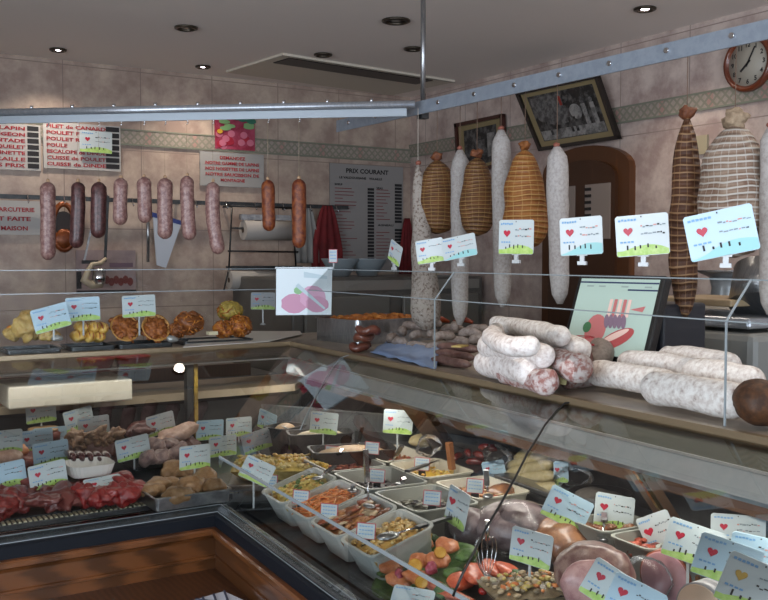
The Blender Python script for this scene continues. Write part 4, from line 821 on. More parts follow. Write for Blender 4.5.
# salami pile
mould=mat('white_mould','#f0ebe7','#cfc4be',78,.85,lo=.4,hi=.62,c3='#7a5c54',bump=.4); mould2=mat('white_mould_red','#cfc4c0','#9a6a62',72,.8,lo=.42,hi=.6,bump=.3); mould3=mat('dark_mould','#8a7d75','#9c9188',120,.85,bump=.3)
def LS(px,xl,z):
    q=atL(px,300,xl); return Vector((q.x,q.y,z))
def salami(pts,r,m,lb,grp=None,nz=.16,name='white_salami',nf=22):
    P=[atZ(px,py,z) if py>2 else LS(px,py,z) for px,py,z in pts]; o=P[len(P)//2].copy(); P=[p-o for p in P]
    # resample
    out=[]; US=[0,.006,.02,.045,.08,.13,.2,.3,.4,.5,.6,.7,.8,.87,.92,.955,.98,.994,1]
    for uu in US:
        u=uu*(len(P)-1); a=min(int(u),len(P)-2); f=u-a
        p0=P[max(a-1,0)];p1=P[a];p2=P[a+1];p3=P[min(a+2,len(P)-1)]
        out.append(.5*((2*p1)+(p2-p0)*f+(2*p0-5*p1+4*p2-p3)*f*f+(3*p1-p0-3*p2+p3)*f**3))
    prof=None
    Ln=[0]
    for i in range(1,len(out)): Ln.append(Ln[-1]+(out[i]-out[i-1]).length)
    def cap_(q): q=min(q,Ln[-1]-q)/(r*.9); return max(.12,math.sqrt(max(0,1-(1-min(1,q))**2)))
    ob=MB().tube(out,[r*cap_(q) for q in Ln],20,nz=nz,nf=nf,seed=rr.random()*9).build(name,m,None,o); tag(ob,lb,'salami',grp); return ob
tag(tub_mesh(.15,.30,.012,taper=.004,r=.012).build('shelf_tray',dsteel,None,L(toL(atZ(530,372,1.2)).x,toL(atZ(530,372,1.2)).y,1.2005),RZ),'dark tray under the large heap of mouldy salami','tray')
G='white salamis in the left heap'
salami([(481,362,1.24),(505,366,1.245),(534,372,1.25)],.033,mould,'front left white salami touching the small dry sausages',G)
salami([(502,371,1.232),(525,376,1.232),(552,383,1.232)],.030,mould2,'reddish white salami at the front bottom of the heap',G)
salami([(484,345,1.285),(512,349,1.29),(550,357,1.285)],.028,mould,'white salami crossing the middle of the left heap',G)
salami([(497,331,1.32),(492,338,1.315),(510,346,1.31),(540,345,1.315)],.022,mould,'bent white salami curling over the top left of the heap',G)
salami([(495,324,1.325),(528,328,1.33),(566,337,1.325)],.022,mould,'topmost white salami of the left heap',G)
salami([(522,335,1.305),(552,342,1.30),(584,350,1.295)],.03,mould,'white salami running back to the dark furry one',G)
salami([(543,359,1.265),(565,364,1.265),(587,371,1.26)],.032,mould2,'reddish salami in the lower middle beside the red net',G)
salami([(572,334,1.30),(592,338,1.295),(602,352,1.275),(594,366,1.25)],.030,mould3,'dark furry grey salami curving down at the right end of the heap',G)
o=salami([(575,345,1.285),(582,356,1.27),(578,372,1.25)],.026,mat('salami_meat','#6b3a32','#8a5a50',24,.5),'dark salami in a red net at the right end of the heap',G)
m=MB()
for k in range(6):
    z=-.045+.018*k; m.tube([Vector((.028*math.cos(a),.028*math.sin(a),z)) for a in [i*2*PI/14 for i in range(15)]],.0014,5)
nt_=m.build('red_netting',mat('red_net','#c0303a',rough=.5),o); nt_.location=(0,0,0)
m=MB(); m.poly([(-.03,0,-.02),(.028,0,-.03),(.034,0,.012),(-.02,0,.022)],0,None,.003,(0,1,0)); o=m.build('yellow_label',mat('pale_yellow_label','#c6c08c',rough=.5),None,atL(553,372,.546),math.radians(-130+90)); o.rotation_euler.x=-.5; tag(o,'blank pale yellow label in front of the salami heap','label')
salami([(563,381,1.222),(578,379,1.222),(597,377,1.222)],.02,mould2,'small salami end lying on the shelf between the two heaps')
tag(tub_mesh(.16,.36,.014,taper=.004,r=.012).build('shelf_tray',steel,None,L(toL(atZ(672,392,1.2)).x+.02,toL(atZ(672,392,1.2)).y-.02,1.2005),RZ),'steel tray under the right heap of white salamis','tray')
G='white salamis in the right heap'
salami([(592,.67,1.24),(632,.665,1.243),(676,.67,1.24)],.030,mould,'leftmost white salami of the right heap',G,.1)
salami([(648,.605,1.24),(695,.60,1.243),(748,.605,1.24)],.034,mould,'front white salami of the right heap',G,.1)
salami([(662,.80,1.272),(700,.795,1.278),(740,.80,1.272)],.030,mould,'rearmost white salami of the right heap',G,.1)
salami([(622,.735,1.262),(662,.735,1.268),(705,.735,1.262)],.028,mould,'white salami behind the leftmost one of the right heap',G,.1)
salami([(688,.68,1.268),(722,.675,1.272),(764,.68,1.266)],.030,mould,'upper right white salami beside the smoked ham',G,.1)
tag(MB().blob((0,0,0),(.06,.05,.04),0,4,.15,16).build('smoked_ham_piece',mat('smoked_brown','#3c2416','#5c3a22',60,.6,bump=.3),None,atZ(764,403,1.245)),'brown smoked ham piece cut by the right edge of view','ham')
# ================================================================ TOUCH SCREEN
scr=thing('touch_screen','black counter touch screen tilted back, showing sliced charcuterie','screen',atL(611,317,.80)); p=scr.location.copy(); scr.rotation_euler.z=math.radians(190+90)
def sq(mb,x0,z0,x1,z1,mi,y,M): mb.poly([(x0,y,z0),(x1,y,z0),(x1,y,z1),(x0,y,z1)],mi,M)
T=Matrix.Rotation(math.radians(-22),4,'X'); 
W2,H2=.112,.098
mb=MB(); vsb=[(-W2-.012,0,-H2-.014),(W2+.012,0,-H2-.014),(W2+.012,0,H2+.012),(-W2-.012,0,H2+.012)]; mb.poly(vsb,0,T,.03,(0,1,0)); mb.build('bezel',black,scr,bevel=.004)
def em(n,c,e=.55): return mat(n,c,rough=.3,emit=e*.55)
mb=MB(); sq(mb,-W2,-H2,W2,H2,0,-.0015,T); sq(mb,-W2,H2-.012,W2,H2-.008,1,-.002,T); sq(mb,.03,H2-.03,W2,H2-.026,1,-.002,T)
for x in (-.08,-.045,.02,.085): sq(mb,x-.01,H2-.022,x+.01,H2-.018,2,-.002,T)
def dsc(cx,cz,rx,rz,mi,y,rot=0): mb.poly([(cx+rx*math.cos(a)*math.cos(rot)-rz*math.sin(a)*math.sin(rot),y,cz+rx*math.cos(a)*math.sin(rot)+rz*math.sin(a)*math.cos(rot)) for a in [2*PI*i/18 for i in range(18)]],mi,T)
dsc(-.035,-.035,.03,.04,3,-.0021); dsc(.03,-.055,.05,.02,4,-.0023,.5); dsc(.025,-.048,.04,.008,5,-.0026,.5); dsc(-.06,-.03,.012,.014,6,-.0026)
for k in range(5): sq(mb,-.012+k*.013,.0,-.003+k*.013,.045,3 if k%2 else 5,-.0028,T); dsc(-.008+k*.012,-.012,.007,.018,7,-.003,.2)
mb.poly([(.05,-.0028,.02),(.09,-.0028,.03),(.085,-.0028,.015)],3,T)
mb.build('display',[em('screen_white','#a3b8b0'),em('screen_navy','#2a3556'),em('screen_grey','#8a9a98'),em('screen_meat','#b0696a'),em('screen_red','#a34a4c'),em('screen_pale','#d6b8b0'),em('screen_leaf','#3f6a4a'),em('screen_mauve','#7a6678')],scr)
mb=MB(); mb.box((.0,.17,-.055),(.2,.2,.17)); mb.build('printer_base',mat('dark_blue_grey_plastic','#22262f',rough=.45),scr,bevel=.008)
MB().box((0,.07,-.05),(.05,.09,.12)).build('neck',black,scr)
# ================================================================ HANGING MEATS
def rail_point(px,py,x=1.86): return atX(px,py,x)
def cord(top_,bot,parent,m=twine,r=.0011): MB().cyl(top_,bot,r,6).build('cord',m,parent)
def netham(px,ytop,ybot,wpx,mats,lb,x=1.86,ystr=None,sy=.8,tuft=mat('net_tuft','#5f3420','#7c4828',40,.7),name='netted_ham',fat=.8,net='',k=1):
    a=atX(px,ytop,x); b=atX(px,ybot,x); hgt=a.z-b.z; d=(a-Vector((0,0,CAMZ))).length; dep=a.x*fh[0]+a.y*fh[1]; r=wpx/950*dep/2
    t=thing(name,lb,'ham',Vector((a.x,a.y,b.z)))
    prof=[]
    for i in range(25):
        u=i/24; rad=math.sin(PI*min(1,max(0,u))**1)**.5 if 0<u<1 else 0; rad=max(0,1-abs(2*u**fat-1)**2.5)**.55; prof.append((max(.006,r*rad),hgt*u))
    MB().lathe(prof,32,nz=.22,nf=14,seed=px).build('meat',mats,t)
    MB().blob((0,0,hgt+.014),(.018*k,.018*k,.014*k),0,3,.7,70).build('net_knot',tuft,t)
    if ystr is not None: cord((0,0,hgt+.01),(0,0,2.0-b.z),t)
    return t
brown=netmat('brown_net_ham','#4f3018','#704824','#8f6f42',500,18,width=.84); orange=netmat('orange_net_ham','#7a451a','#96602a','#ab854e',420,16,width=.8)
netham(437,160,234,40,brown,'leftmost brown netted ham, beside the long speckled white salami',ystr=1)
netham(477,158,204+32,36,brown,'middle brown netted ham, between two narrow white salamis',ystr=1)
netham(525,150,250,44,orange,'orange brown netted ham, right of the tall white salami',ystr=1,tuft=mat('orange_tuft','#6e3c1a','#8a5424',50,.7))
netham(687,118,318,30,netmat('dark_net_ham','#3f2415','#55331d','#8a6a4a',330,11,width=.8),'long dark brown netted ham on a pink cord, left of the pale netted ham',fat=.9,ystr=1)
netham(735,125,258,66,netmat('white_net_ham','#6e5242','#94806e','#b5afa6',420,24,width=.62),'large pale ham in a white net near the right edge',fat=.8,ystr=1,tuft=mat('white_tuft','#8f7a62','#a8937a',50,.8),k=1.5)
spk=mat('speckled_mould','#a39a91','#6d5c52',102,.85,lo=.5,hi=.62,bump=.5); grym=mat('grey_white_mould','#aaa5a1','#8e8782',120,.85,bump=.4,lo=.4,hi=.7,c3='#6a5a52')
def hangsal(px,yt,yb,wpx,m,lb,x=1.86,bow=0,px2=None,topw=1,botw=1,cordm=twine,knot=True,name='hanging_salami',grp='long white salamis on the rail'):
    px2=px if px2 is None else px2
    a=atX(px,yt,x); b=atX(px2,yb,x); dep=a.x*fh[0]+a.y*fh[1]; r=wpx/950*dep/2; t=thing(name,lb,'salami',b,0,grp); a2=a-b; n=16
    pts=[];rad=[]
    for i in range(n+1):
        u=i/n; p=a2*u; p+=Vector((rv[0],rv[1],0))*bow*math.sin(u*PI); pts.append(p)
        e=math.sqrt(max(0,1-abs(2*u-1)**10)); e=max(e,.3 if i in(0,n) else 0); rad.append(r*e*(botw+(topw-botw)*u))
    MB().tube(pts,rad,18,nz=.12,nf=16,seed=px).build('casing',m,t)
    if knot: MB().blob(a2+Vector((0,0,.006)),(.009,.009,.008),0,2,.5,90).build('knot',mat('casing_knot','#8a5040',rough=.6),t)
    cord(a2,(a2.x,a2.y,2.0-b.z),t,cordm); return t
hangsal(418,165,330,27,spk,'long speckled salami on a white cord, leftmost on the rail',x=1.80,topw=.35,botw=1.25,px2=427,cordm=mat('white_cord','#b8b0a4',rough=.8))
hangsal(460,150,325,18,grym,'long narrow grey-white salami between the two brown hams',topw=1.1,botw=.9)
hangsal(501,130,307,19,grym,'tall white salami left of the orange netted ham',topw=1.1,botw=.9,px2=503)
hangsal(557,147,304,22,mat('pale_mould_gold','#b3aeab','#96908c',120,.85,bump=.4,lo=.4,hi=.7,c3='#8a6a40'),'thick white salami right of the orange netted ham, in front of the wooden door',topw=1.05,botw=.85,px2=560)
hangsal(770,128,315,20,grym,'white salami cut by the right edge of view')
# sausages on the left, hung on clear line from the tube rail
sm1=mat('pink_marbled_sausage','#7a5450','#a08078',80,.45,lo=.42,hi=.6,bump=.2,coat=.2); sm2=mat('dark_sausage','#3c1f1e','#5c3a38',80,.45,lo=.42,hi=.6,coat=.2); sm3=mat('orange_sausage','#5c2416','#8a4a22',50,.5,lo=.4,hi=.6)
line=mat('nylon_line','#8a7c68',rough=.4)
def rail_hit(px):
    # point of the tube rail that appears at image column px
    best=None
    for i in range(400):
        p=RA.lerp(RB,i/399); a=(p.x*rv[0]+p.y*rv[1])/(p.x*fh[0]+p.y*fh[1])
        e=abs(a*F/math.cos(PIT)-(px-384))
        if best is None or e<best[0]: best=(e,p)
    return best[1]
sg=[(48,182,260,15,sm1,'leftmost hanging sausage, long and pale',0,48),(78,182,248,14,sm2,'dark hanging sausage, second from the left',.004,76),(99,182,238,15,sm2,'short dark purple sausage, third from the left',0,98),(121,178,225,14,sm1,'short pale sausage hanging left of the long cleaver-like rods',0,120),(144,177,223,14,sm1,'pink sausage hanging over the thin grey rod',0,145),(165,178,239,15,sm1,'sausage hanging in front of the white hanging board',0,165),(187,176,240,14,sm1,'sausage right of the white board, slightly bent',-.004,190),(213,182,254,14,sm1,'long curved sausage, last of the pink group',-.01,219),(268,180,231,13,sm3,'reddish orange sausage in front of the paper roll',0,269),(299,179,248,14,sm3,'orange speckled sausage, rightmost on the tube rail',0,299)]
for px,yt,yb,w,m,lb,bow,px2 in sg:
    rp=rail_hit(px); dep=rp.x*fh[0]+rp.y*fh[1]
    def atd(px,py):
        d=ray(px,py); tt=dep/(d.x*fh[0]+d.y*fh[1]); return d*tt+Vector((0,0,CAMZ))
    a=atd(px,yt); b=atd(px2,yb); t=thing('hanging_sausage',lb,'sausage',b,0,'sausages hung from the tube rail'); a2=a-b; n=14; r=w/950*dep/2; pts=[];rad=[]
    hl=a2.length
    for u in [0,.008,.025,.05,.09,.16,.3,.45,.6,.75,.86,.92,.955,.98,.993,1]:
        pts.append(a2*u+Vector((rv[0],rv[1],0))*bow*math.sin(u*PI)); e=min(u,1-u)*hl/r; rad.append(r*max(.25,math.sqrt(max(0,1-(1-min(1,e))**2))))
    MB().tube(pts,rad,16,nz=.10,nf=25,seed=px).build('casing',m,t); MB().blob(a2+Vector((0,0,.004)),(.006,.006,.007),0,2,.4,90).build('knot',mat('end_knot','#b09070',rough=.6),t)
    cord(a2,(a2.x,a2.y,rp.z-.03-b.z),t,line,.0004 if px<250 else .0011)
    q=Vector((a2.x,a2.y,rp.z-.027-b.z)); MB().tube([q+Vector((0,0,-.014)),q+Vector((.006,0,-.008)),q+Vector((.003,0,0)),q+Vector((0,0,.004))],.0016,6).build('hook',chrome,t)
# ================================================================ BACK WALL
YW=YB-.012
def wallbox(px0,py0,px1,py1,name,m,lb,cat,th=.01,Y=None,group=None):
    Yb=YW if Y is None else Y; a=atY(px0,py0,Yb); b=atY(px1,py1,Yb); c=(a+b)/2; w,h=abs(b.x-a.x),abs(a.z-b.z); t=thing(name,lb,cat,Vector((c.x,Yb,c.z)),0,group); MB().box((0,th/2,0),(w,th,h)).build('panel',m,t); return t,w,h
signw=mat('sign_white','#b5b2ae',rough=.5); signd=mat('sign_dim_white','#9c9a97',rough=.6)
def slots(mb,x0,x1,z0,z1,n,mi=0,y=-.0015):
    for k in range(n):
        a=z0+(z1-z0)*(k+.12)/n; b=z0+(z1-z0)*(k+.88)/n; mb.poly([(x0,y,a),(x1,y,a),(x1,y,b),(x0,y,b)],mi)
# poultry boards
t,w,h=wallbox(43,121,121,171.5,'poultry_board',signw,'white poultry price board listing filet de canard, poulet and cuisse de dinde','sign')
mb=MB()
rows=['FILET de CANARD','POULET FERMIER','POULET ROTI','POULE','ESCALOPE de DINDE','CUISSE de POULET','CUISSE de DINDE']
for i,s in enumerate(rows): write(mb,s,-w*.46,h*.5-h*(i+.85)/7.4-.003,h*.075,min(w*.76,w*.052*len(s)),0,-.002)
mb.build('lettering',red,t); mb=MB(); slots(mb,w*.30,w*.48,-h*.47,h*.49,7); mb.build('price_slots',ink,t)
t,w,h=wallbox(-55,119,41,171,'poultry_board',signw,'white poultry price board cut by the left edge, listing pigeon and pintade','sign')
mb=MB()
for i,s in enumerate(['LAPIN','PIGEON','PINTADE','COQUELET','CANNETTE','CAILLE','OEUFS PRIX']): write(mb,s,w*.34-w*.055*len(s)-w*.01,h*.5-h*(i+.85)/7.4-.003,h*.075,w*.055*len(s),0,-.002)
mb.build('lettering',red,t); mb=MB(); slots(mb,w*.355,w*.48,-h*.47,h*.49,7); mb.build('price_slots',ink,t)
t,w,h=wallbox(-40,199,41,235,'charcuterie_sign',signw,'white sign reading charcuterie faite maison at the left edge','sign')
mb=MB()
write(mb,'NOTRE CHARCUTERIE',w*.47-w*.95,h*.18,h*.12,w*.9,0,-.002); write(mb,'EST FAITE',w*.47-w*.62,-h*.09,h*.12,w*.52,0,-.002); write(mb,'MAISON',w*.47-w*.48,-h*.37,h*.12,w*.34,0,-.002); mb.build('lettering',red,t)
t,w,h=wallbox(200,151,264,188,'order_sign',signd,'white sign with five lines of red capitals beginning demandez','sign')
mb=MB()
for i,(s,wf_) in enumerate([('DEMANDEZ',.4),('NOTRE GAMME DE LAPINS',.84),('NOS NOISETTES DE LAPINS',.84),('NOTRE SAUCISSON DE',.84),('MONTAGNE',.38)]): write(mb,s,0,h*.30-i*h*.165,h*.09,w*wf_,0,-.002,'c')
mb.build('lettering',red,t)
# price list
t,w,h=wallbox(330,163,403,271,'price_list','x' and mat('list_white','#8f8b88',rough=.6),'large white price list headed prix courant, in columns','sign')
mb=MB(); write(mb,'PRIX COURANT',0,h*.42,h*.04,w*.58,0,-.002,'c'); write(mb,'LE VALDOUSSANE',-w*.38,h*.365,h*.02,w*.36,0,-.002); write(mb,'VOLAILLE',w*.02,h*.365,h*.02,w*.18,0,-.002); write(mb,'BOEUF',-w*.44,h*.30,h*.018,w*.1,0,-.002); write(mb,'VEAU',w*.12,h*.28,h*.018,w*.09,0,-.002); write(mb,'AGNEAU',w*.14,-h*.07,h*.018,w*.22,0,-.002)
slots(mb,w*.0,w*.09,-h*.40,h*.29,22,0); slots(mb,w*.38,w*.48,-h*.04,h*.34,12,0); slots(mb,w*.38,w*.48,-h*.4,-h*.09,10,0)
mb.build('heading',ink,t); mb=MB(); r2=random.Random(5)
for k in range(22): 
    z=h*.27-k*h*.031; x=-w*.44; l=w*r2.uniform(.1,.3); mb.poly([(x,-.002,z),(x+l,-.002,z),(x+l,-.002,z+h*.007),(x,-.002,z+h*.007)],0)
    l=w*r2.uniform(.08,.2); x=w*.12
    if k not in (10,11,12): mb.poly([(x,-.002,z),(x+l,-.002,z),(x+l,-.002,z+h*.007),(x,-.002,z+h*.007)],0)
mb.build('entries',mat('red_entries','#7d3a3c',rough=.6),t)
# flower picture
t,w,h=wallbox(215,110,255,151,'flower_picture',mat('picture_red','#8a2038','#a5405a',14,.5),'colourful picture of red flowers with green leaves on the back wall','picture')
mb=MB()
for k in range(16): 
    disc(mb,r2.uniform(-.42,.42)*w,r2.uniform(-.45,-.02)*h,w*.09,w*.08,r2.choice([0,3,0]),-.001-.0003*k)
for k in range(5): disc(mb,r2.uniform(-.4,.4)*w,r2.uniform(.02,.3)*h,w*.14,w*.05,2,-.006-.0003*k)
for k in range(5): disc(mb,r2.uniform(-.1,.4)*w,r2.uniform(.25,.42)*h,w*.12,w*.07,1,-.008-.0003*k)
disc(mb,-w*.4,-h*.05,w*.07,w*.05,4,-.01)
mb.build('flowers',[mat('flower_red','#a01c34',rough=.5),mat('leaf_teal','#2f6a55',rough=.5),mat('leaf_green','#7aa06a',rough=.5),mat('flower_pink','#c06a80',rough=.5),mat('flower_yellow','#c79a2c',rough=.5)],t)
# hook rail along the back wall
t=thing('hook_rail','dark steel hook rail along the back wall behind the sausages','rail'); a=atY(-30,191,YB-.05); b=atY(348,199,YB-.05); a.z=b.z=1.80
MB().bar(a,b,.012,.022).build('bar',dsteel,t)
for k in range(12):
    p=a.lerp(b,(k+.5)/12); MB().tube([p+Vector((0,-.01,.012)),p+Vector((0,-.02,-.01)),p+Vector((0,-.03,-.03)),p+Vector((0,-.04,-.02))],.003,6).build('hook',chrome,t)
for p in (a.lerp(b,.05),a.lerp(b,.5),a.lerp(b,.95)): MB().bar(p,p+Vector((0,.05,0)),.015,.015).build('wall_bracket',dsteel,t)
# brown ring
p=atY(64,227,YB-.07); t=thing('copper_strainer','oval brown copper strainer hanging on the hook rail behind the sausages','strainer',p)
MB().tube([Vector((.055*math.cos(a),0,.115*math.sin(a))) for a in [i*2*PI/24 for i in range(25)]],.014,8).build('rim',mat('copper_brown','#6b3518','#8a4a22',20,.35,metal=.3),t); MB().poly([(.05*math.cos(2*PI*i/20),.01,.02+.06*math.sin(2*PI*i/20)) for i in range(20)],0,None,.01,(0,1,0)).build('pan',mat('dark_copper','#2c1a10',rough=.4),t); MB().blob((0,0,-.06),(.05,.02,.05),0,3,.1,20).build('bowl',MATS['copper_brown'],t)
# two long rods and white fork thing
t=thing('meat_saw','long narrow steel meat saw with a pale handle hanging on the hook rail','saw',Vector((0,0,0)))
Yr=YB-.08; g=lambda x,y:atY(x,y,Yr)
MB().bar(g(108,196),g(105,262),.006,.014).build('frame',dsteel,t); MB().bar(g(98,198),g(84,262),.004,.010).build('blade',steel,t); MB().bar(g(98,199),g(108,197),.01,.02).build('frame_top',dsteel,t)
MB().bar(g(82,262),g(98,262),.012,.018).build('blade_clamp',black,t)
hd=MB(); hd.tube([g(106,258),g(101,263),g(92,264),g(88,272),g(84,280),g(92,285),g(102,284)],[.008,.012,.014,.016,.02,.022,.02],10); hd.build('handle',mat('ivory_handle','#b5a68c',rough=.4),t)
MB().lathe([(.032,-.03),(.036,.0),(.032,.05)],20,M=Matrix.Translation(g(99,278))).build('grip_sleeve',chrome,t)
p=wallbox(76,250,136,292,'meat_poster',mat('poster_mauve','#8a7878','#9c8a86',6,.6),'faded poster of meat cuts with black edges low on the back wall','poster')
t,w,h=p
mb=MB(); mb.poly([(-w*.5,-.002,-h*.5),(w*.5,-.002,-h*.5),(w*.5,-.002,-h*.44),(-w*.5,-.002,-h*.44)],0); mb.poly([(-w*.5,-.002,-h*.4),(-w*.42,-.002,-h*.4),(-w*.42,-.002,0),(-w*.5,-.002,0)],0); mb.poly([(w*.05,-.002,h*.1),(w*.45,-.002,h*.1),(w*.45,-.002,h*.2),(w*.05,-.002,h*.2)],1)
for k in range(6): disc(mb,w*(-.0+.08*k),-h*(.2+.05*(k%2)),w*.05,h*.1,2,-.002)
mb.build('print',[ink,mat('mauve_print','#6a5560',rough=.6),mat('meat_print','#6b2c28',rough=.6)],t)
t=thing('steel_rod_tool','thin grey steel sharpening rod hanging left of the white board','sharpening steel',atY(148,225,YB-.06)); a=atY(148,200,YB-.06)-t.location; b=atY(148,262,YB-.06)-t.location
MB().cyl(a,b,.008,10).build('rod',steel,t); MB().cyl(a,a+Vector((0,0,-.10)),.012,10).build('grip',black,t)
t=thing('white_cleaver_board','white tapered plastic scraper board with a blue top, hanging on the hook rail','scraper',Vector((0,YB-.07,0))); P_=[atY(x,y,YB-.07)-t.location for x,y in [(153,214),(182,222),(166,268),(157,265)]]; 
MB().poly([P_[0],P_[1],P_[2],P_[3]],0,None,.012,(0,1,0)).build('blade',mat('scraper_white','#b7bec8',rough=.4),t)
P2=[atY(x,y,YB-.071)-t.location for x,y in [(152,212),(182,221),(181,225),(153,217)]]; MB().poly(P2,0,None,.016,(0,1,0)).build('top_band',mat('scraper_blue','#2a3a78',rough=.4),t); MB().bar(P_[0].lerp(P_[1],.4),P_[0].lerp(P_[1],.45)+Vector((0,0,.09)),.006,.01).build('hanger',dsteel,t)
# paper roll holder
Yp=YB-.12; g=lambda x,y:atY(x,y,Yp)
t=thing('paper_roll_holder','black wire wall holder with cutting bars for two paper rolls','paper holder')
for q in [((232,206),(292,208)),((232,206),(229,268)),((228,251),(298,252)),((226,267),(300,270)),((229,268),(224,290)),((292,208),(296,268))]:
    MB().cyl(g(*q[0]),g(*q[1]),.005,8).build('wire',black,t)
MB().bar(g(240,217),g(290,218),.03,.03).build('cutting_bar',steel,t); MB().bar(g(232,268),g(302,268),.02,.025).build('cutting_bar',dsteel,t); MB().cyl(g(232,228),g(294,230),.006,8).build('axle',black,t)
MB().bar(g(232,206)+Vector((0,.12,0)),g(232,206),.01,.01).build('wall_arm',black,t); MB().bar(g(292,208)+Vector((0,.12,0)),g(292,208),.01,.01).build('wall_arm',black,t)
def roll(x0,x1,y,r,lb):
    a=g(x0,y);b=g(x1,y+1); b.z=a.z; t=thing('paper_roll',lb,'paper roll',a); v=b-a
    m=MB(); m.cyl((0,0,0),v,r,28); m.build('paper',mat('roll_paper','#a8a29c',rough=.7),t); MB().cyl(Vector((-.002,0,0)),Vector((.003,0,0)),r*.28,16).build('core',mat('roll_core','#4a3c30',rough=.8),t)
roll(243,292,230,.055,'upper white paper roll on the wall holder'); roll(229,290,280,.05,'lower white paper roll partly hidden behind the guard')
# cloth & aprons
def cloth(px0,py0,px1,py1,Y,m,lb,name='hanging_cloth',taper=.3,amp=.012,cat='cloth'):
    a=atY(px0,py0,Y);b=atY(px1,py1,Y); w=b.x-a.x; h=a.z-b.z; mb=MB(); nx,nz_=14,10; vs=[]
    for j in range(nz_+1):
        for i in range(nx+1):
            v=j/nz_; u=i/nx-.5; k=taper+(1-taper)*min(1,v*1.6)**.7; vs.append((u*w*k,amp*math.sin(u*22)*(.4+.6*v),-h*v))
    mb.add(vs,[(j*(nx+1)+i,j*(nx+1)+i+1,(j+1)*(nx+1)+i+1,(j+1)*(nx+1)+i) for j in range(nz_) for i in range(nx)],0,True)
    o=mb.build(name,m,None,Vector(((a.x+b.x)/2,Y,a.z))); s=o.modifiers.new('s','SOLIDIFY'); s.thickness=.004; tag(o,lb,cat); return o
cloth(296,206,318,263,YB-.05,mat('white_cloth','#8f8d8a',rough=.9),'white cloth hanging right of the paper rolls',cat='towel')
ra=mat('red_apron','#5a1216','#701a1e',10,.85)
cloth(312,205,342,275,YB-.06,ra,'dark red apron hanging between white cloth and price list','hanging_apron',cat='apron')
cloth(400,218,414,275,YB-.05,ra,'dark red cloth hanging right of the price list','hanging_apron',cat='apron')
# ---------------------------------------------------------------- back furniture
t=thing('back_worktop','long dark base cabinet with steel worktop along the back wall','worktop',(0,0,0))
MB().box((-.16,4.62,.45),(4.4,.66,.9)).build('cabinet',dark,t); MB().box((-.16,4.6,.915),(4.4,.7,.03)).build('top',steel,t); MB().box((.1,4.262,.96),(3.6,.024,.06)).build('wooden_rail',dwood,t)
sdark=mat('appliance_grey','#55534f','#5f5d59',6,.4,metal=.3)
t=thing('steel_cooler','tall dark grey steel cooler standing in the rear corner','cooler',(0,0,0))
MB().box((2.68,4.55,.7),(1.18,.74,1.4)).build('body',sdark,t,bevel=.01); MB().box((2.68,4.17,1.36),(1.1,.02,.05)).build('top_trim',mat('pale_trim','#85827c',rough=.4,metal=.3),t); MB().box((2.4,4.17,1.1),(.5,.02,.42)).build('door',mat('appliance_door','#6b6963',rough=.4,metal=.3),t,bevel=.01); MB().box((2.98,4.17,1.1),(.5,.02,.42)).build('door',MATS['appliance_door'],t,bevel=.01)
for x in (2.62,2.76): MB().cyl((x,4.14,1.0),(x,4.14,1.2),.008,8).build('handle',chrome,t)
# grey bowls seen behind the guard
for px,py,r,lb in [(345,300,.10,'left pale grey bowl behind the counter'),(372,300,.11,'right pale grey bowl behind the counter')]:
    p=atY(px,py,4.35); tag(MB().lathe([(r*.45,-.06),(r,.03),(r*1.02,.035),(r*.95,.035),(r*.4,-.05)],28).build('mixing_bowl',mat('bowl_grey','#8f9aa0',rough=.4),None,Vector((p.x,4.4,1.462))),lb,'bowl','bowls on the cooler')
# red bowls on the back worktop, seen beneath the left shelf
for px,lb in ((96,'red bowl on the back worktop seen under the left shelf'),(132,'second red bowl on the back worktop, right of the first')):
    p=atY(px,362,4.5); tag(MB().lathe([(.05,0),(.085,.09),(.09,.1),(.085,.1),(.045,.01)],28).build('red_bowl',mat('red_bowl_glaze','#9c1c34',rough=.3),None,Vector((p.x,4.5,.931))),lb,'bowl')
# ---------------------------------------------------------------- right wall: door, pictures, clock
a=atX(556,150,XR-.01); b=atX(636,165,XR-.01)
t=thing('arched_cupboard','arched dark wooden door with two louvred glass panes in the right wall','door',(0,0,0))
y0,y1=3.13,3.66; yc=(y0+y1)/2; hw=(y1-y0)/2
def arch(y0,y1,zs,rise,z0,n=14):
    yc=(y0+y1)/2;hw=(y1-y0)/2; return [(y0,z0),(y1,z0)]+[(yc+hw*math.cos(PI*i/n),zs+rise*math.sin(PI*i/n)) for i in range(n+1)]
wd=mat('door_wood','#4f2e16','#6a4020',2.5,.4,kind='wave',stretch=(1,8,1),lo=.2,hi=.8); wd2=mat('door_wood_dark','#3c2210','#4d2d15',3,.4,kind='wave',stretch=(1,8,1),lo=.2,hi=.8)
MB().poly([(XR-.001,y,z) for y,z in arch(y0-.03,y1+.03,1.92,.12,.0)],0,None,.04,(-1,0,0)).build('frame',wd,t)
MB().poly([(XR-.041,y,z) for y,z in arch(y0+.04,y1-.04,1.88,.09,.05)],0,None,.02,(-1,0,0)).build('leaf',wd2,t)
pane=mat('door_pane','#8a7d74',rough=.3)
for (ya,yb) in ((yc-.20,yc-.035),(yc+.035,yc+.18)):
    MB().box((XR-.063,(ya+yb)/2,1.72),(.006,yb-ya,.26)).build('glass_pane',pane,t)
    mb=MB()
    for k in range(8): mb.box((XR-.068,yb-.022 if 1 else 0,1.61+k*.031),(.004,.04,.014))
    mb.build('louvre',black,t)
MB().cyl((XR-.06,y0+.06,1.05),(XR-.10,y0+.06,1.05),.02,12).build('knob',mat('brass','#b08a3c'),t)
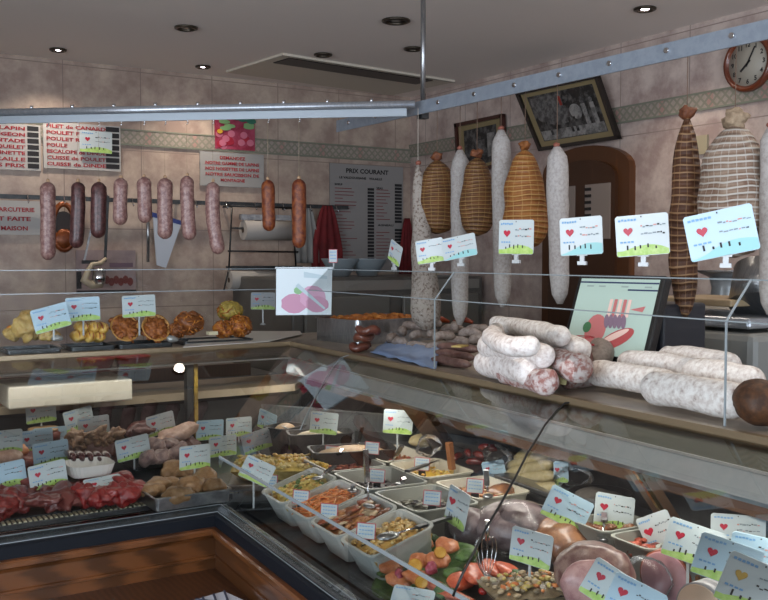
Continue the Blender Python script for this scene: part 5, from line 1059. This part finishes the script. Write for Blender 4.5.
def frame(cs,name,lb,mats,draw,out=.03):
    """cs: four wall points TL,TR,BR,BL of a leaning framed picture"""
    t=thing(name,lb,'picture',(cs[0]+cs[2])/2); o=t.location; P=[c-o for c in cs]; u=(P[1]-P[0]+P[2]-P[3]).normalized(); v=(P[0]-P[3]+P[1]-P[2]).normalized(); nrm=u.cross(v).normalized()
    if nrm.x>0: nrm=-nrm
    w=((P[1]-P[0]).length+(P[2]-P[3]).length)/2; h=((P[0]-P[3]).length+(P[1]-P[2]).length)/2
    def fin(mb,nm,ms):
        for i,q in enumerate(mb.v):
            a=q.x/w+.5; c=q.z/h+.5; mb.v[i]=(P[3]*(1-a)+P[2]*a)*(1-c)+(P[0]*(1-a)+P[1]*a)*c+nrm*(-q.y)
        mb.build(nm,ms,t)
    mb=MB(); fw=.02
    for (cx,cz,dx,dz) in ((0,h/2-fw/2,w,fw),(0,-h/2+fw/2,w,fw),(-w/2+fw/2,0,fw,h),(w/2-fw/2,0,fw,h)): mb.box((cx,-out,cz),(dx,.025,dz),0)
    fin(mb,'frame',mats[0]); mb=MB(); mb.box((0,-out+.006,0),(w-.03,.006,h-.03),0); fin(mb,'mount',mats[1])
    mb=MB(); draw(mb,w,h,None,-out+.002); fin(mb,'print',mats[2:]); return t
blk=mat('frame_black','#1e1815',rough=.3); mnt=mat('mount_ochre','#8a7a58',rough=.6)
ph=[mat('photo_dark','#1b1a1a','#5a5856',28,.4,lo=.45,hi=.62),mat('photo_grey','#3c3a39','#6a6866',40,.4),mat('photo_white','#8f8c88','#5c5a58',30,.4),mat('photo_red','#8a2a20',rough=.4)]
def sqm(mb,x0,z0,x1,z1,mi,y,M): mb.poly([(x0,y,z0),(x1,y,z0),(x1,y,z1),(x0,y,z1)],mi,M)
def cowpic(mb,w,h,M,y):
    sqm(mb,-w*.40,-h*.36,w*.40,h*.38,0,y,M); sqm(mb,-w*.39,-h*.35,w*.39,-h*.2,2,y-.001,M)
    def el(cx,cz,rx,rz,mi,yy): mb.poly([(cx+rx*math.cos(2*PI*i/18),yy,cz+rz*math.sin(2*PI*i/18)) for i in range(18)],mi,M)
    sqm(mb,-w*.38,h*.05,w*.0,h*.34,1,y-.0005,M)
    el(-w*.1,0,w*.2,h*.14,1,y-.002); el(-w*.3,h*.03,w*.06,h*.09,1,y-.0025); el(w*.12,h*.02,w*.07,h*.12,2,y-.003)
    for x in (-.26,-.18,.0,.06): sqm(mb,w*x,-h*.28,w*(x+.03),-h*.05,0,y-.004,M)
    for x in (.2,.3): sqm(mb,w*x,-h*.25,w*(x+.05),h*.12,2,y-.003,M); el(w*(x+.025),h*.16,w*.025,h*.04,1,y-.0035)
    sqm(mb,-w*.03,h*.15,w*.0,h*.3,3,y-.005,M)
cs=[atX(517,92,XR-.075),atX(599,74,XR-.075),atX(621,139,XR-.03),atX(541,151,XR-.03)]
frame(cs,'framed_photograph','crooked framed black and white photograph of cattle above the wooden door',[blk,mnt]+ph,cowpic,out=.006)
cs=[atX(457,124,XR-.02),atX(505,114,XR-.02),atX(507,165,XR-.02),atX(460,178,XR-.02)]
frame(cs,'framed_photograph','smaller framed dark photograph partly hidden behind the netted hams',[mat('frame_brown','#3f1f18',rough=.3),mnt]+ph,lambda mb,w,h,M,y:(sqm(mb,-w*.34,-h*.36,w*.34,h*.34,0,y,M),sqm(mb,-w*.1,-h*.2,w*.1,h*.1,1,y-.001,M),sqm(mb,w*.15,-h*.25,w*.3,h*.2,2,y-.001,M)),out=.01)
# clock
c=atX(748,63,XR-.02); t=thing('wall_clock','round wall clock with reddish wooden rim and black hands','clock',Vector((XR,c.y,c.z)))
Mk=Matrix.Rotation(-PI/2,4,'Y'); r=.115
MB().lathe([(r,0),(r,.02),(r*.94,.034),(r*.82,.03),(r*.8,.018),(.001,.018)],40,M=Mk).build('rim',mat('clock_wood','#5f2a18','#74381f',8,.3,coat=.4),t)
MB().lathe([(r*.8,.018),(r*.8,.02),(.001,.02)],40,M=Mk).build('dial',mat('dial_cream','#a9a294',rough=.5),t)
mb=MB()
for hN in range(12):
    a=PI/2-2*PI*(hN+1)/12; q=Vector((0,-math.cos(a)*r*.64,math.sin(a)*r*.64)); s=str(hN+1); vs,fs,tw=text_geo(s); sc=.026
    mb.add([(-.0212,q.y-(v.x-tw/2)*sc,q.z+(v.y-.35)*sc) for v in vs],fs)
mb.build('numerals',ink,t)
def hand(ang,l,wd_):
    a=PI/2-ang; d=Vector((0,-math.cos(a),math.sin(a))); MB().bar(Vector((-.023,0,0))-d*.015,Vector((-.023,0,0))+d*l,wd_,.0015,up=(1,0,0)).build('hand',ink,t)
hand(math.radians(228),.045,.008); hand(math.radians(28),.07,.006)
# switch plates on right wall by the dark ham
p=atX(703,145,XR); tag(MB().box((-.006,0,0),(.012,.06,.08)).build('wall_switch',mat('switch_cream','#a59a80',rough=.4),None,p),'cream wall switch left of the pale netted ham','switch')
# ---------------------------------------------------------------- grey machines behind the counter, far right
t=thing('right_worktop','dark worktop against the right wall behind the counter','worktop'); MB().box((2.96,1.5,.5),(.64,3.0,1.0)).build('cabinet',dark,t); MB().box((2.95,1.5,1.015),(.68,3.02,.03)).build('top',steel,t)
p=atX(706,305,2.75); t=thing('grinder','grey steel meat grinder hopper behind the guard, below the large blue card','grinder',Vector((2.85,p.y,1.031)))
MB().lathe([(.09,0),(.09,.03),(.075,.05),(.075,.24),(.055,.30),(.045,.36),(.055,.40)],28).build('body',mat('grinder_grey','#85888a',rough=.3,metal=.15),t); MB().lathe([(.055,.40),(.10,.42),(.105,.425),(.05,.41)],28).build('hopper',steel,t); MB().cyl((-.07,0,.15),(-.11,0,.15),.035,16).build('outlet',steel,t)
p=atX(740,335,2.35); t=thing('meat_slicer','grey meat slicer with a red knob at the right edge behind the salamis','slicer',Vector((2.30,p.y,1.10)))
lm=mat('light_grey_enamel','#8c8c88',rough=.35)
MB().box((0,0,.10),(.34,.42,.20)).build('base',lm,t,bevel=.02); MB().box((0,.02,.225),(.30,.40,.03)).build('carriage',alu,t,bevel=.008); MB().box((.02,.06,.275),(.26,.30,.02)).build('plate',mat('beige_plate','#a58f70',rough=.5),t,bevel=.004)
m=MB(); m.cyl((.0,-.12,.26),(.05,-.10,.36),.10,28); m.build('blade_guard',steel,t); MB().cyl((-.17,.0,.13),(-.185,.0,.13),.016,14).build('start_button',mat('red_knob','#8a2420',rough=.4),t); MB().cyl((-.17,-.06,.13),(-.185,-.06,.13),.013,14).build('stop_button',ink,t)
MB().box((2.30,p.y,.549),(.4,.6,1.098)).build('slicer_stand',dark); o=bpy.data.objects['slicer_stand']; tag(o,'dark stand carrying the meat slicer behind the right counter','stand')
q=atX(750,300,2.2); t=thing('cardboard_sheet','tilted grey-brown cardboard sheet behind the guard at the right edge','cardboard',Vector((2.45,q.y-.04,1.32))); o=MB().box((0,0,.05),(.01,.16,.13)).build('sheet',mat('corrugated_card','#6b5d4c','#5c4f40',30,.8),t); o.rotation_euler=(.35,0,.2); MB().box((0,0,-.03),(.05,.1,.04)).build('foot',lm,t)
t=thing('tray_rack','low rack of stacked pale trays behind the black screen base','rack',(0,0,0)); ya=atX(664,320,2.62).y; yb=atX(728,320,2.62).y
for k,(py,m,hh) in enumerate([(309,'#a39d92',.012),(320,'#8a7a6a',.010),(330,'#a8a294',.016),(341,'#9a9488',.03)]):
    z=atX(696,py,2.62).z; MB().box((2.72,(ya+yb)/2,z),(.2,abs(ya-yb),hh)).build('tray',mat('rack_tray_%d'%k,m,rough=.35,metal=.1),t,bevel=.002)
zb=atX(696,341,2.62).z
for y in (ya-.015,yb+.015):
    for x in (2.64,2.80): MB().cyl((x,y,1.031),(x,y,atX(696,309,2.62).z),.006,8).build('post',chrome,t)
# patterned paper on the bag ledge
a=atZ(207,614,.69); n=8; mb=MB(); mb.box((0,0,.0035),(.20,.16,.007),0)
for k in range(5): mb.bar((-.1+.03*k,-.079,.0085),(-.02+.03*k,.079,.0085),.005,.002,1); mb.bar((.1-.03*k,-.079,.009),(.02-.03*k,.079,.009),.005,.002,1)
tag(mb.build('patterned_paper',[mat('pale_blue_paper','#b5bdcc',rough=.6),mat('dark_lattice','#3c4256',rough=.6)],None,Vector((a.x,a.y,.6905)),.2),'folded pale blue paper with a dark lattice on the counter ledge','paper')
# ================================================================ LIGHT, WORLD, CAMERA
w=bpy.data.worlds.new('sky'); SC.world=w; w.use_nodes=True; bg=w.node_tree.nodes['Background']; bg.inputs[0].default_value=(.62,.74,1,1); bg.inputs[1].default_value=.5
def area(name,loc,rot,sx,sy,e,col,spread=None):
    ld=bpy.data.lights.new(name,'AREA'); ld.shape='RECTANGLE'; ld.size=sx; ld.size_y=sy; ld.energy=e; ld.color=col
    if spread: ld.spread=spread
    o=bpy.data.objects.new(name,ld); COL.objects.link(o); o.location=loc; o.rotation_euler=rot; return o
area('side_window_fill',(XL-.2,-.16,1.4),(math.radians(90),0,-math.radians(90)),4.1,1.7,185,(.82,.9,1))  # fill light behind the added side window, evens out the room
area('daylight_window',(.35,YF-.18,1.4),(math.radians(90),0,0),4.8,1.7,150,(.78,.88,1))
# fill lights added under both shelves to brighten the cases
def casefill(c,ln,rz,e):
    area('case_fill',c,(0,0,rz),ln,.05,e,(1,.95,.86))
p=L(.51,-.55,1.095); casefill(p,2.6,ANG+PI/2,6)
casefill((.45,2.93,1.14),2.0,0,1.6)
cam=bpy.data.cameras.new('camera'); co=bpy.data.objects.new('camera',cam); COL.objects.link(co); SC.camera=co
cam.sensor_width=36; cam.lens=F*36/768; cam.clip_start=.02
co.location=(0,0,CAMZ); co.rotation_euler=(math.radians(90)-PIT,0,YAW-PI/2)
vs=SC.view_settings; SC.view_settings.view_transform='Standard'; vs.look='None'; vs.exposure=0; vs.gamma=1; vs.use_curve_mapping=False
SC.cycles.use_denoising=True; SC.cycles.max_bounces=10; SC.cycles.transparent_max_bounces=24; SC.cycles.glossy_bounces=4; SC.cycles.sample_clamp_indirect=3; SC.cycles.caustics_reflective=False; SC.cycles.caustics_refractive=False
